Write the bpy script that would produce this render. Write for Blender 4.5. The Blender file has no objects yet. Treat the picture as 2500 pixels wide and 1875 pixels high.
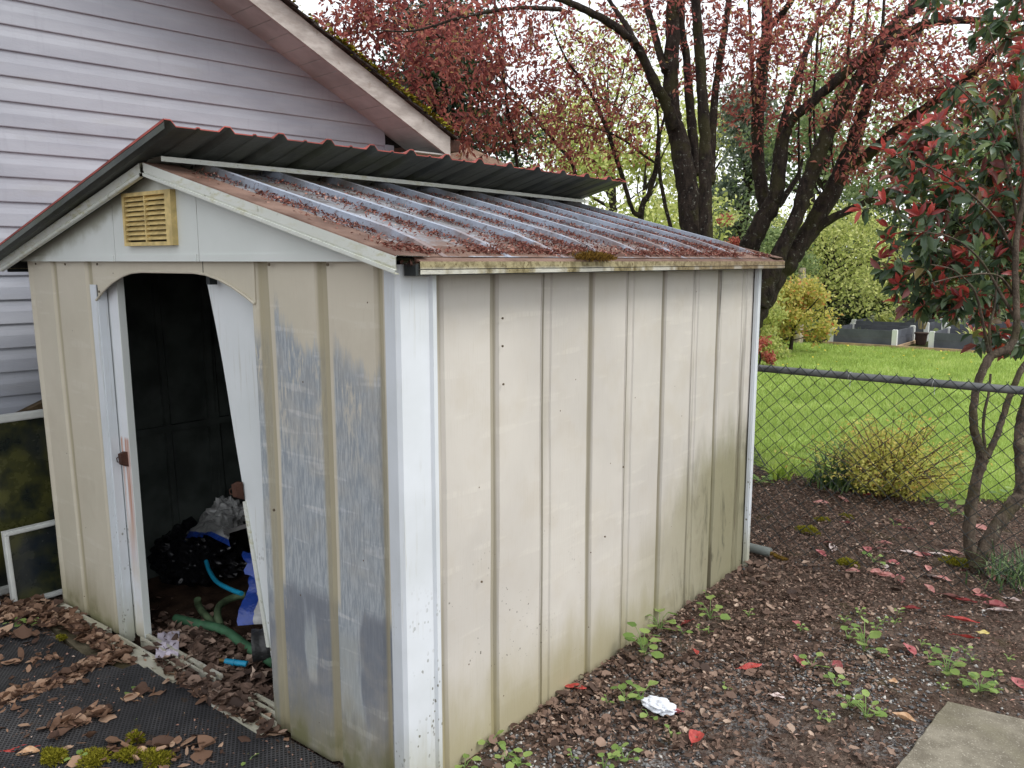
import bpy, math, random
import numpy as np
from mathutils import Vector, noise as mnoise

# ------------------------------------------------------------------ camera, sky, sun, exposure
scene = bpy.context.scene
COL = scene.collection
FOC, CX, CY = 2010.0, 1250.0, 937.5          # focal length and centre in photograph pixels
YAW = math.radians(38.6); PITCH = math.atan(300.5 / FOC); EYE = 1.70
cam_data = bpy.data.cameras.new("camera")
cam = bpy.data.objects.new("camera", cam_data); COL.objects.link(cam)
cam.location = (0, 0, EYE)
cam.rotation_euler = (math.pi / 2 - PITCH, 0, YAW)
cam_data.sensor_width = 36.0
cam_data.lens = 36.0 * FOC / 2500.0
cam_data.clip_start = 0.05; cam_data.clip_end = 3000
scene.camera = cam

world = bpy.data.worlds.new("World"); scene.world = world
world.use_nodes = True
wn = world.node_tree
for n_ in list(wn.nodes): wn.nodes.remove(n_)
w_out = wn.nodes.new("ShaderNodeOutputWorld")
w_bg = wn.nodes.new("ShaderNodeBackground")
w_hs = wn.nodes.new("ShaderNodeHueSaturation")
w_sky = wn.nodes.new("ShaderNodeTexSky")
SUN_EL, SUN_AZ = math.radians(52), math.radians(72)    # azimuth clockwise from +Y
w_sky.sky_type = 'NISHITA'; w_sky.sun_disc = False
w_sky.sun_elevation = SUN_EL; w_sky.sun_rotation = SUN_AZ
w_sky.air_density = 1.0; w_sky.dust_density = 1.0; w_sky.ozone_density = 1.0
w_hs.inputs['Saturation'].default_value = 0.22
w_bg.inputs['Strength'].default_value = 0.15
wn.links.new(w_sky.outputs[0], w_hs.inputs['Color'])
w_mx = wn.nodes.new("ShaderNodeMix"); w_mx.data_type = 'RGBA'        # an even overcast layer over the clear sky
w_mx.inputs[0].default_value = 0.75; w_mx.inputs[7].default_value = (6.6, 6.8, 7.1, 1)
wn.links.new(w_hs.outputs[0], w_mx.inputs[6]); wn.links.new(w_mx.outputs[2], w_bg.inputs['Color'])
wn.links.new(w_bg.outputs[0], w_out.inputs['Surface'])

sun_d = bpy.data.lights.new("sun", 'SUN'); sun_d.energy = 1.2; sun_d.angle = math.radians(25)
sun_d.color = (1.0, 0.96, 0.90)
sun = bpy.data.objects.new("sun", sun_d); COL.objects.link(sun)
sd = Vector((math.sin(SUN_AZ) * math.cos(SUN_EL), math.cos(SUN_AZ) * math.cos(SUN_EL), math.sin(SUN_EL)))
sun.rotation_euler = sd.to_track_quat('Z', 'Y').to_euler()
sun.location = (6, -4, 10)

scene.view_settings.view_transform = 'Standard'
scene.view_settings.look = 'None'
scene.view_settings.exposure = 0.67
scene.view_settings.gamma = 1.0
scene.cycles.max_bounces = 8
scene.cycles.transparent_max_bounces = 12

# ------------------------------------------------------------------ survey helpers: photograph pixel -> point on a real plane
rng = np.random.default_rng(11)
random.seed(5)
FW = np.array([-math.sin(YAW) * math.cos(PITCH), math.cos(YAW) * math.cos(PITCH), -math.sin(PITCH)])
RT = np.array([math.cos(YAW), math.sin(YAW), 0.0]); UP = np.cross(RT, FW)
EYEP = np.array([0, 0, EYE]); K = 2500 / 2212
def ray(x, y): return FW * FOC + RT * (x - CX) - UP * (y - CY)
def onp(x, y, n, d):
    r = ray(x, y); n = np.array(n, float); return EYEP + r * ((d - n @ EYEP) / (n @ r))
def gz(x, y, z=0.0): return onp(x, y, (0, 0, 1), z)
def onx(x, y, X): return onp(x, y, (1, 0, 0), X)
def ony(x, y, Y): return onp(x, y, (0, 1, 0), Y)
def dep(x, y, d): return EYEP + ray(x, y) * (d / FOC)
def lin(r, g, b):
    f = lambda c: (c / 255 / 12.92) if c <= 10 else ((c / 255 + 0.055) / 1.055) ** 2.4
    return (f(r), f(g), f(b), 1.0)

# ------------------------------------------------------------------ mesh builder
class MB:
    def __init__(s): s.v = []; s.f = []; s.mi = []
    def add(s, vs, fs, mi=0):
        o = len(s.v); s.v += [tuple(map(float, p)) for p in vs]
        s.f += [tuple(i + o for i in f) for f in fs]; s.mi += [mi] * len(fs)
    def box(s, a, b, mi=0):
        (x0, y0, z0), (x1, y1, z1) = a, b
        s.add([(x0,y0,z0),(x1,y0,z0),(x1,y1,z0),(x0,y1,z0),(x0,y0,z1),(x1,y0,z1),(x1,y1,z1),(x0,y1,z1)],
              [(0,3,2,1),(4,5,6,7),(0,1,5,4),(1,2,6,5),(2,3,7,6),(3,0,4,7)], mi)
    def obox(s, c, ax, ay, az, mi=0):        # centre + three half-extent vectors
        c, ax, ay, az = map(np.array, (c, ax, ay, az))
        vs = [c + i * ax + j * ay + k * az for k in (-1, 1) for j in (-1, 1) for i in (-1, 1)]
        s.add(vs, [(0,2,3,1),(4,5,7,6),(0,1,5,4),(1,3,7,5),(3,2,6,7),(2,0,4,6)], mi)
    def prism(s, poly, off, mi=0):           # polygon (3-D points) extruded by off
        p = [np.array(q, float) for q in poly]; n = len(p); off = np.array(off, float)
        s.add(p + [q + off for q in p], [tuple(range(n))[::-1], tuple(range(n, 2 * n))] +
              [(i, (i + 1) % n, n + (i + 1) % n, n + i) for i in range(n)], mi)
    def tube(s, path, rad, n=6, mi=0, cap=True):
        P = np.array(path, float); m = len(P)
        R = np.full(m, rad) if np.isscalar(rad) else np.array(rad, float)
        T = np.gradient(P, axis=0) if m > 1 else P; T /= (np.linalg.norm(T, axis=1)[:, None] + 1e-9)
        ref = np.array([0.31, 0.17, 0.93]); u = np.cross(T[0], ref)
        if np.linalg.norm(u) < .1: u = np.cross(T[0], [1, 0, 0])
        u /= np.linalg.norm(u); vs = []; a = np.arange(n) * 2 * math.pi / n
        for i in range(m):
            u = u - T[i] * (u @ T[i]); u /= (np.linalg.norm(u) + 1e-9); w = np.cross(T[i], u)
            vs += list(P[i] + R[i] * (np.cos(a)[:, None] * u + np.sin(a)[:, None] * w))
        fs = [(i*n+j, i*n+(j+1)%n, (i+1)*n+(j+1)%n, (i+1)*n+j) for i in range(m-1) for j in range(n)]
        if cap and n > 2: fs += [tuple(range(n))[::-1], tuple(range((m-1)*n, m*n))]
        s.add(vs, fs, mi)
    def grid(s, G, mi=0, flip=False):        # G[i][j] points
        ni, nj = len(G), len(G[0]); vs = [p for r in G for p in r]
        fs = [(i*nj+j, (i+1)*nj+j, (i+1)*nj+j+1, i*nj+j+1) for i in range(ni-1) for j in range(nj-1)]
        if flip: fs = [f[::-1] for f in fs]
        s.add(vs, fs, mi)
    def build(s, name, mats, parent=None, smooth=False, angle=35):
        me = bpy.data.meshes.new(name); me.from_pydata(s.v, [], s.f)
        mats = mats if isinstance(mats, (list, tuple)) else [mats]
        for m in mats: me.materials.append(m)
        if len(mats) > 1: me.polygons.foreach_set('material_index', s.mi)
        me.update()
        if smooth:
            me.polygons.foreach_set('use_smooth', [True] * len(me.polygons))
            if angle: me.set_sharp_from_angle(angle=math.radians(angle))
        return link(name, me, parent)

def link(name, me, parent=None):
    o = bpy.data.objects.new(name, me); COL.objects.link(o)
    if parent is not None:
        o.parent = parent
        if parent.type == 'EMPTY': o.matrix_parent_inverse.translation = -parent.location
    return o
def tag(o, label, cat, group=None, kind=None):
    o['label'] = label; o['category'] = cat
    if group: o['group'] = group
    if kind: o['kind'] = kind
    return o
def thing(name, label, cat, loc=(0, 0, 0), group=None):
    o = bpy.data.objects.new(name, None); COL.objects.link(o); o.location = tuple(map(float, loc))
    o.empty_display_size = .1
    return tag(o, label, cat, group)
def struct(o): o['kind'] = 'structure'; return o
def stuff(o, label=None, cat=None):
    o['kind'] = 'stuff'
    if label: o['label'] = label; o['category'] = cat
    return o

def fastmesh(name, V, F, mat, parent=None, smooth=False):   # V (n,3), F (m,k) equal-size faces
    me = bpy.data.meshes.new(name); V = np.asarray(V, np.float32); F = np.asarray(F, np.int32); k = F.shape[1]
    me.vertices.add(len(V)); me.vertices.foreach_set('co', V.ravel())
    me.loops.add(F.size); me.loops.foreach_set('vertex_index', F.ravel())
    me.polygons.add(len(F)); me.polygons.foreach_set('loop_start', np.arange(0, F.size, k, dtype=np.int32))
    me.materials.append(mat)
    if smooth: me.polygons.foreach_set('use_smooth', np.ones(len(F), bool))
    me.update(calc_edges=True); me.validate()
    return link(name, me, parent)

def nrm(a): return a / (np.linalg.norm(a, axis=-1, keepdims=True) + 1e-9)
def rvec(n, r=rng): return nrm(r.normal(size=(n, 3)))
LEAF_T = {  # (along, across, lift) rows and faces
 'small': (np.array([(0,0,0),(.45,-.5,.10),(1,0,-.06),(.45,.5,.10)]), np.array([(0,2,1),(0,3,2)])),
 'big': (np.array([(0,0,0),(.3,-.42,.10),(.3,0,0),(.3,.42,.10),(.65,-.46,.06),(.65,0,-.05),(.65,.46,.06),(1,0,-.18)]),
         np.array([(0,2,1),(0,3,2),(1,2,4),(2,5,4),(2,3,5),(3,6,5),(4,5,7),(5,6,7)])),
 'dead': (np.array([(0,0,.06)] + [(t, q * w, .55 * (t - .5) ** 2 + (.26 * w if q else 0) * (1.2 if q > 0 else .7)) for t, w in ((.16,.30),(.36,.50),(.58,.48),(.80,.30)) for q in (-1, 0, 1)] + [(1,.04,.16)]),
         np.array([(0,2,1),(0,3,2)] + [f for k in (1,4,7) for f in ((k,k+1,k+4),(k,k+4,k+3),(k+1,k+2,k+5),(k+1,k+5,k+4))] + [(10,11,13),(11,12,13)])),
 'blade': (np.array([(0,-.5,0),(0,.5,0),(.55,.38,.06),(.55,-.38,.06),(1,0,.0)]), np.array([(0,1,2),(0,2,3),(3,2,4)])),
 'round': (np.array([(0,0,0),(.12,-.38,.03),(.55,-.55,.05),(.9,-.3,.0),(1,0,-.05),(.9,.3,0),(.55,.55,.05),(.12,.38,.03)]),
         np.array([(0,4,1),(1,4,2),(2,4,3),(0,7,4),(7,6,4),(6,5,4)])),
}
def leaves(name, pos, dirs, ups, length, width, mat, parent=None, tpl='small', curl=None, jitter=0.0):
    T, Fc = LEAF_T[tpl]; n = len(pos)
    d = nrm(dirs); s = nrm(np.cross(d, ups)); u = np.cross(s, d)
    L = np.broadcast_to(length, n)[:, None]; W = np.broadcast_to(width, n)[:, None]
    C = np.ones((n, 1)) if curl is None else np.broadcast_to(curl, n)[:, None]
    V = np.empty((n, len(T), 3))
    for i, (a, b, c) in enumerate(T):
        aj = a + (rng.normal(size=(n, 1)) * jitter if jitter else 0) * (0 < a)
        bj = b + (rng.normal(size=(n, 1)) * jitter if jitter else 0) * (0 < a)
        cj = c + (rng.normal(size=(n, 1)) * jitter if jitter else 0) * (0 < a)
        V[:, i] = pos + d * (aj * L) + s * (bj * W) + u * (cj * C * L)
    F = (Fc[None] + (np.arange(n) * len(T))[:, None, None]).reshape(-1, Fc.shape[1])
    return fastmesh(name, V.reshape(-1, 3), F, mat, parent, tpl == 'dead')

# ------------------------------------------------------------------ material builder
class X:
    def __init__(s, g, k): s.g = g; s.k = k
    def _m(s, op, b=None, c=None): return s.g.math(op, s, b, c)
    def __add__(s, b): return s._m('ADD', b)
    __radd__ = __add__
    def __sub__(s, b): return s._m('SUBTRACT', b)
    def __rsub__(s, b): return s.g.math('SUBTRACT', b, s)
    def __mul__(s, b): return s._m('MULTIPLY', b)
    __rmul__ = __mul__
    def __truediv__(s, b): return s._m('DIVIDE', b)
    def ss(s, a, b): return s.g.smooth(s, a, b)       # 0 below a, 1 above b
    def inv(s): return 1.0 - s
class G:
    def __init__(s, name, rough=.7, spec=.3):
        s.m = bpy.data.materials.new(name); s.m.use_nodes = True; s.nt = s.m.node_tree
        s.p = s.nt.nodes['Principled BSDF']; s.out = s.nt.nodes['Material Output']
        s.p.inputs['Roughness'].default_value = rough
        s.p.inputs['Specular IOR Level'].default_value = spec
        s._pos = None
    def n(s, t): return s.nt.nodes.new('ShaderNode' + t)
    def put(s, sock, v):
        if isinstance(v, X): s.nt.links.new(v.k, sock)
        elif v is not None: sock.default_value = v
    def math(s, op, a, b=None, c=None):
        n = s.n('Math'); n.operation = op
        for i, v in enumerate((a, b, c)): s.put(n.inputs[i], v)
        return X(s, n.outputs[0])
    @property
    def pos(s):
        if s._pos is None: s._pos = X(s, s.n('NewGeometry').outputs['Position'])
        return s._pos
    def obj(s): return X(s, s.n('TexCoord').outputs['Object'])
    def xyz(s, v=None):
        n = s.n('SeparateXYZ'); s.put(n.inputs[0], v or s.pos); return [X(s, n.outputs[i]) for i in range(3)]
    def vec(s, x, y, z):
        n = s.n('CombineXYZ')
        for i, v in enumerate((x, y, z)): s.put(n.inputs[i], v)
        return X(s, n.outputs[0])
    def sc(s, sx, sy, sz, v=None):
        n = s.n('VectorMath'); n.operation = 'MULTIPLY'; s.put(n.inputs[0], v or s.pos); n.inputs[1].default_value = (sx, sy, sz)
        return X(s, n.outputs[0])
    def noise(s, scale, v=None, detail=4, rough=.55, dist=0.):
        n = s.n('TexNoise'); s.put(n.inputs['Vector'], v or s.pos); n.inputs['Scale'].default_value = scale
        n.inputs['Detail'].default_value = detail; n.inputs['Roughness'].default_value = rough
        n.inputs['Distortion'].default_value = dist; return X(s, n.outputs['Fac'])
    def voro(s, scale, v=None, out='Distance', rnd=1.0):
        n = s.n('TexVoronoi'); s.put(n.inputs['Vector'], v or s.pos); n.inputs['Scale'].default_value = scale
        n.inputs['Randomness'].default_value = rnd; return X(s, n.outputs[out])
    def wave(s, scale, v=None, dist=0., detail=2., dscale=1., dirn='X'):
        n = s.n('TexWave'); n.bands_direction = dirn; s.put(n.inputs['Vector'], v or s.pos); n.inputs['Scale'].default_value = scale
        n.inputs['Distortion'].default_value = dist; n.inputs['Detail'].default_value = detail
        n.inputs['Detail Scale'].default_value = dscale; return X(s, n.outputs['Fac'])
    def smooth(s, x, a, b):
        n = s.n('MapRange'); n.interpolation_type = 'SMOOTHSTEP'; s.put(n.inputs['Value'], x)
        n.inputs['From Min'].default_value = a; n.inputs['From Max'].default_value = b; return X(s, n.outputs[0])
    def mix(s, f, a, b):
        n = s.n('Mix'); n.data_type = 'RGBA'; s.put(n.inputs[0], f); s.put(n.inputs[6], a); s.put(n.inputs[7], b)
        return X(s, n.outputs[2])
    def rand(s): return X(s, s.n('NewGeometry').outputs['Random Per Island'])
    def ramp(s, f, stops):
        n = s.n('ValToRGB'); s.put(n.inputs[0], f); e = n.color_ramp.elements
        e[0].position, e[0].color = stops[0]; e[1].position, e[1].color = stops[-1]
        for p, c in stops[1:-1]: q = e.new(p); q.color = c
        return X(s, n.outputs[0])
    def col(s, v): s.put(s.p.inputs['Base Color'], v)
    def rough(s, v): s.put(s.p.inputs['Roughness'], v)
    def metal(s, v): s.put(s.p.inputs['Metallic'], v)
    def bump(s, h, dist=.01, strength=1.0):
        n = s.n('Bump'); n.inputs['Distance'].default_value = dist; n.inputs['Strength'].default_value = strength
        s.put(n.inputs['Height'], h); s.nt.links.new(n.outputs[0], s.p.inputs['Normal'])
    def translucent(s, color, f):
        t = s.n('BsdfTranslucent'); s.put(t.inputs['Color'], color)
        mx = s.n('MixShader'); s.put(mx.inputs[0], f)
        s.nt.links.new(s.p.outputs[0], mx.inputs[1]); s.nt.links.new(t.outputs[0], mx.inputs[2])
        s.nt.links.new(mx.outputs[0], s.out.inputs['Surface'])

def leafmat(name, stops, transl=.35, rough=.5, spec=.35, gain=1.5):
    g = G(name, rough, spec); c = g.ramp(g.rand(), stops); g.col(c)
    n = g.n('VectorMath'); n.operation = 'SCALE'; g.put(n.inputs[0], c); n.inputs['Scale'].default_value = gain
    g.translucent(X(g, n.outputs[0]), transl); return g.m
def plain(name, c, rough=.6, spec=.3, metal=0., var=.12, vs=6., bump=0., bs=40.):
    g = G(name, rough, spec); n = g.noise(vs)
    d = tuple(x * (1 - 2.2 * var) for x in c[:3]) + (1,)
    l = tuple(min(1, x * (1 + var)) for x in c[:3]) + (1,)
    g.col(g.mix(n.ss(.3, .7), d, l)); g.metal(metal)
    if bump: g.bump(g.noise(bs), bump)
    return g.m

def wood_grain(g, ax):      # embossed wood grain of the shed's coated steel: vertical streaks and shallow cross ridges
    v = g.sc(220, 220, 9); w = g.sc(3, 3, 26)
    return g.noise(1.0, v, 3, .6), g.noise(1.0, w, 2, .5)

# ------------------------------------------------------------------ materials of the shed and the house
XRW = -1.765
def cream_mat(name, kind):
    g = G(name, .48, .35)
    x, y, z = g.xyz()
    gr, cr = wood_grain(g, 0)
    base = g.mix(g.noise(1.7).ss(.3, .7), lin(192, 187, 179) if kind == 'side' else lin(194, 187, 168),
                 lin(204, 199, 190) if kind == 'side' else lin(204, 196, 178))
    if kind == 'front':     # brushed-on blue grey paint where the cream coat has worn or been painted over
        brush = g.noise(1.0, g.sc(120, 120, 14), 5, .7)
        blot = g.noise(9, g.sc(1, 1, .45), 3, .6)
        edge = g.noise(1.0, g.sc(13, 13, .8), 3, .5)
        def band(x0, x1, zt, slope, w=.022):
            top = zt - (x - x0) * slope + (edge - .5) * .26 + (brush - .5) * .16 + (blot - .5) * .22
            return g.math('MULTIPLY', g.math('MULTIPLY', x.ss(x0, x0 + w), x.ss(x1, x1 - .006)), (z - top).ss(.05, -.03))
        m = g.math('MAXIMUM', band(-2.335, -2.092, 1.50, .42, .012), band(-2.052 + .012, -1.815, 1.40, .1, .012))
        m = g.math('MAXIMUM', m, g.math('MULTIPLY', x.ss(-2.385, -2.392), z.ss(1.50, 1.38)))
        m = g.math('MAXIMUM', m, g.math('MULTIPLY', g.math('MULTIPLY', x.ss(-1.838, -1.830), x.ss(-1.809, -1.815)), z.ss(1.36, 1.28)))
        keep = (brush + (blot - .5) * .9).ss(.56, .66) * .9        # cream showing through the brush marks
        keep = keep * z.ss(.9, 1.42)
        m = g.math('MULTIPLY', m, keep.inv())
        lowall = g.math('MULTIPLY', z.ss(.62, .55), x.ss(-2.40, -2.36))
        m = g.math('MAXIMUM', m, g.math('MULTIPLY', lowall, (brush + (edge - .5) * .5).ss(.25, .40)))
        blue = g.mix(brush.ss(.38, .66), lin(142, 149, 155), lin(176, 181, 184))
        blue = g.mix((cr.ss(.58, .62) * brush.ss(.42, .55)) * .4, blue, lin(196, 199, 204))
        patch = g.noise(1.0, g.sc(7, 7, 2.2), 2, .4)
        low = z.ss(.63, .56)
        blue = g.mix(g.math('MULTIPLY', low, patch.ss(.45, .52)) * .8, blue, lin(112, 116, 124))
        blue = g.mix(g.math('MULTIPLY', z.ss(.52, .46), patch.ss(.50, .42)) * .7, blue, lin(163, 166, 163))
        dark = g.math('MULTIPLY', g.math('MULTIPLY', x.ss(-2.112, -2.095), x.ss(-2.035, -2.06)), z.ss(.50, .40))
        blue = g.mix(dark * .6, blue, lin(106, 110, 112))
        base = g.mix(m, base, blue)
    base = g.mix(g.noise(4.5, None, 4, .65).ss(.45, .7) * .28, base, lin(186, 176, 158)); base = g.mix(g.math('MULTIPLY', gr.ss(.55, .75), g.noise(6).ss(.4, .6)) * .22, base, lin(172, 162, 140))
    base = g.mix(cr.ss(.60, .68) * gr.ss(.35, .6) * .25, base, lin(222, 218, 206))
    # recess shade painted into the groove bottoms as an olive tint, along with grime
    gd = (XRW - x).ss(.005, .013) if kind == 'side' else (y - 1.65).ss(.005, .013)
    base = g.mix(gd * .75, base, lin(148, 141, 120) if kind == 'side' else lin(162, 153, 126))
    # grime rising from the ground
    gn = g.noise(1.0, g.sc(9, 9, 2.5), 4, .6)
    dz = z - (gn - .5) * .34
    if kind == 'side':
        far = y.ss(2.4, 4.1)
        dirt = g.math('MAXIMUM', dz.ss(.40, .02) * .75, g.math('MULTIPLY', (dz - far * .62).ss(.35, .0), far) * .85)
        base = g.mix(dirt, base, g.mix(far, lin(152, 142, 102), lin(128, 124, 92)))
        blotch = g.math('MULTIPLY', g.noise(1.0, g.sc(10, 7, 2.3), 5, .7, .6).ss(.50, .66), g.math('MULTIPLY', y.ss(3.2, 3.9), z.ss(1.05, .15)))
        base = g.mix(blotch * .95, base, lin(84, 82, 66))
        # dark streaks running down in the rib corners of the far panels
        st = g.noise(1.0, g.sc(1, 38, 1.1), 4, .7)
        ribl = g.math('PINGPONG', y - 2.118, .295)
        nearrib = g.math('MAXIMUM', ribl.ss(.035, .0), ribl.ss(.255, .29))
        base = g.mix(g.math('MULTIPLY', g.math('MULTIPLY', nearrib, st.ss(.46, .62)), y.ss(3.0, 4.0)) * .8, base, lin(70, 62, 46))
        # tiny dark specks low on the near panels
        v = g.voro(85, g.sc(1, 1, .8)); rr = g.voro(70, out='Color')
        sx, sy, sz = g.xyz(rr)
        sp = g.math('MULTIPLY', (v - sy * .18).ss(.16, .08), sx.ss(.72, .74))
        clus = g.noise(5).ss(.48, .60)
        sp = g.math('MULTIPLY', g.math('MULTIPLY', sp, clus), g.math('MULTIPLY', z.ss(.85, .45), y.ss(3.0, 2.0)))
        base = g.mix(sp * .9, base, lin(70, 64, 52))
    else:
        dirt = dz.ss(.30, .02) * .72
        base = g.mix(dirt, base, lin(140, 132, 100))
        base = g.mix(g.math('MULTIPLY', dz.ss(.14, .0), g.noise(14).ss(.35, .6)) * .7, base, lin(104, 104, 66))
    # few rust specks anywhere
    v2 = g.voro(9); base = g.mix(v2.ss(.035, .02), base, lin(88, 66, 48))
    g.col(base)
    g.rough(.42 + g.noise(3) * .2)
    g.bump(gr * .6 + cr.ss(.52, .66) * .10 + g.noise(2.2) * 2.0 + g.noise(6, g.sc(1, 1, .6), 2).ss(.58, .75) * 1.2, .0014)
    return g.m
M = {}
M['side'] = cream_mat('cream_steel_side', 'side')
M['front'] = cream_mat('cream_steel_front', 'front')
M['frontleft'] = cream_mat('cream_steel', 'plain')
def trim_mat(name, stain, c0=lin(214, 219, 222), c1=lin(226, 230, 234), grime=lin(150, 146, 104)):
    g = G(name, .38, .4); x, y, z = g.xyz()
    b = g.mix(g.noise(3).ss(.3, .7), c0, c1)
    if stain == 'low':
        gn = g.noise(1.0, g.sc(14, 14, 3), 4, .6); dz = z - (gn - .5) * .3
        b = g.mix(dz.ss(.32, .0) * .65, b, grime); b = g.mix(g.math('MULTIPLY', g.noise(1.0, g.sc(60, 60, 3), 4, .7).ss(.52, .68), g.noise(3.5, None, 3).ss(.45, .65)) * .45, b, lin(170, 168, 150))
        v = g.voro(75, g.sc(1, 1, .75)); sx, sy, _ = g.xyz(g.voro(75, g.sc(1, 1, .75), out='Color'))
        b = g.mix(g.math('MULTIPLY', g.math('MULTIPLY', (v - sy * .22).ss(.24, .13), sx.ss(.62, .64)), g.math('MULTIPLY', z.ss(.80, .35), g.noise(7).ss(.42, .58))) * .85, b, lin(84, 80, 56))
    if stain == 'rail':
        s1 = g.noise(1.0, g.sc(18, 18, 60), 4, .7); s2 = g.noise(3.0, None, 3)
        b = g.mix(g.math('MULTIPLY', s1.ss(.45, .7), s2.ss(.35, .65)) * .85, b, grime)
        b = g.mix(g.noise(30).ss(.62, .72) * .5, b, lin(110, 108, 72))
    g.col(b); g.bump(g.noise(2.6), .004); return g.m
M['trim'] = trim_mat('white_trim_steel', 'low', lin(204, 209, 212), lin(216, 221, 226))
M['rake'] = trim_mat('stained_white_rake', 'rail', lin(206, 209, 200), lin(219, 222, 214), lin(176, 172, 122))
def gable_mat():
    g = G('white_gable_steel', .42, .35); x, y, z = g.xyz(); b = g.mix(g.noise(3).ss(.3, .7), lin(212, 217, 212), lin(220, 224, 220))
    drop = (2.05 - .259 * g.math('ABSOLUTE', x + 2.985)) - z + (g.noise(11, None, 4, .6) - .5) * .10       # mildew kept damp under the roof trim
    b = g.mix(g.math('MULTIPLY', drop.ss(.115, .04), x.ss(-2.6, -3.2)) * .6, b, lin(128, 124, 92)); g.col(b); g.bump(g.noise(2.6), .004); return g.m
M['gable'] = gable_mat()
def eave_mat():
    g = G('lichen_stained_eave_trim', .65, .25); x, y, z = g.xyz()
    a = g.mix(g.noise(26, None, 5, .7).ss(.35, .6), lin(104, 94, 66), lin(154, 144, 110))
    a = g.mix(g.noise(70, None, 3, .6).ss(.58, .66) * .8, a, lin(84, 70, 42))
    a = g.mix(g.math('MULTIPLY', g.noise(1.0, g.sc(5, 8, 1), 3).ss(.45, .6), z.ss(1.685, 1.67)) * .8, a, lin(206, 206, 196))
    a = g.mix(y.ss(2.6, 3.9) * .45, a, lin(120, 96, 78))
    g.col(a); g.bump(g.noise(60), .004); return g.m
M['eave'] = eave_mat()
def rust_mat(name, a=lin(88, 66, 56), b=lin(122, 98, 86)):
    g = G(name, .75, .2); n = g.noise(5, None, 5, .65)
    c = g.mix(n.ss(.35, .65), a, b); c = g.mix(g.noise(40).ss(.6, .7) * .5, c, lin(74, 46, 34)); g.col(c)
    g.bump(g.noise(50), .003); return g.m
M['rust'] = rust_mat('rusty_brown_steel')
M['deeprust'] = rust_mat('flaking_rust', lin(52, 34, 28), lin(84, 56, 44))
def roof_mat():
    g = G('weathered_galvanised_roof', .62, .3); x, y, z = g.xyz()
    n = g.noise(1.0, g.sc(4, 26, 4), 5, .65); n2 = g.noise(8, None, 5, .65)
    c = g.mix(n.ss(.3, .7), lin(118, 122, 130), lin(158, 162, 168))
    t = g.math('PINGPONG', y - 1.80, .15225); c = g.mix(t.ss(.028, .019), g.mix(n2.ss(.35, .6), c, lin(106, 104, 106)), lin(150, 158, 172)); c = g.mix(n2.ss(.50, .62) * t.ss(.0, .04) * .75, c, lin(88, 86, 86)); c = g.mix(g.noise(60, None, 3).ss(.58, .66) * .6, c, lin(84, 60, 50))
    c = g.mix(g.math('MULTIPLY', x.ss(-2.2, -1.70), n2.ss(.38, .55)) * .75, c, lin(112, 82, 64))
    c = g.mix(g.math('MULTIPLY', x.ss(-2.5, -2.95), g.noise(5).ss(.35, .6)) * .85, c, lin(96, 82, 62))
    g.col(c); g.bump(g.noise(30), .004); return g.m
M['roof'] = roof_mat()
M['darksteel'] = plain('dull_dark_steel', lin(52, 56, 56), .6, .3, 0, .2, 5)
M['inner'] = plain('unpainted_inner_steel', lin(74, 80, 76), .6, .3, 0, .2, 5)
def sheet_under():
    g = G('grey_sheet_underside', .55, .35); n = g.noise(1.0, g.sc(2, 7, 2), 5, .65)
    c = g.mix(n.ss(.3, .7), lin(70, 74, 72), lin(98, 102, 96)); c = g.mix(g.noise(3).ss(.5, .65) * .5, c, lin(78, 84, 58)); g.col(c)
    g.bump(g.noise(25), .004); return g.m
M['under'] = sheet_under()
M['red'] = plain('faded_red_coated_steel', lin(164, 84, 76), .6, .25, 0, .2, 9)
M['vent'] = plain('yellowed_vent_plastic', lin(214, 190, 128), .5, .35, 0, .12, 22)
M['ventdark'] = plain('dark_vent_hollow', lin(60, 50, 34), .9, .1)
M['screw'] = plain('rusted_screw_head', lin(96, 84, 66), .6, .4)
def door_edge():
    g = G('white_door_with_rust_run', .4, .4); x, y, z = g.xyz()
    b = g.mix(g.noise(3).ss(.3, .7), lin(212, 215, 218), lin(224, 228, 232))
    run = g.math('MULTIPLY', g.noise(1.0, g.sc(60, 60, 2), 3).ss(.30, .62), g.math('MULTIPLY', z.ss(.95, .93), z.ss(.15, .75)))
    b = g.mix(run * .85, b, lin(176, 104, 56))
    b = g.mix(g.math('MULTIPLY', z.ss(.9, .0), g.noise(7).ss(.3, .7)) * .5, b, lin(196, 182, 140))
    b = g.mix(z.ss(.12, .0) * .6, b, lin(120, 112, 74)); g.col(b); return g.m
M['dooredge'] = door_edge()
M['door'] = trim_mat('white_door_steel', 'low', lin(212, 217, 217), lin(222, 226, 227))
M['sill'] = trim_mat('stained_sill_rail', 'rail', lin(176, 172, 150), lin(206, 204, 192), lin(128, 112, 70))
def siding_mat():
    g = G('lilac_grey_vinyl_siding', .5, .3); x, y, z = g.xyz()
    n = g.noise(1.0, g.sc(1.2, 1.2, 6), 4, .6)
    c = g.mix(n.ss(.3, .7), lin(145, 148, 157), lin(160, 163, 171))
    c = g.mix(g.noise(1.0, g.sc(30, 30, 4), 3, .6).ss(.55, .75) * .2, c, lin(130, 132, 140)); c = g.mix(g.noise(1.0, g.sc(2, 2, 9), 4, .65).ss(.52, .72) * .35, c, lin(140, 140, 138))
    g.col(c); g.bump(g.noise(160, g.sc(.3, .3, 1)), .0008); return g.m
M['siding'] = siding_mat()
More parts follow.
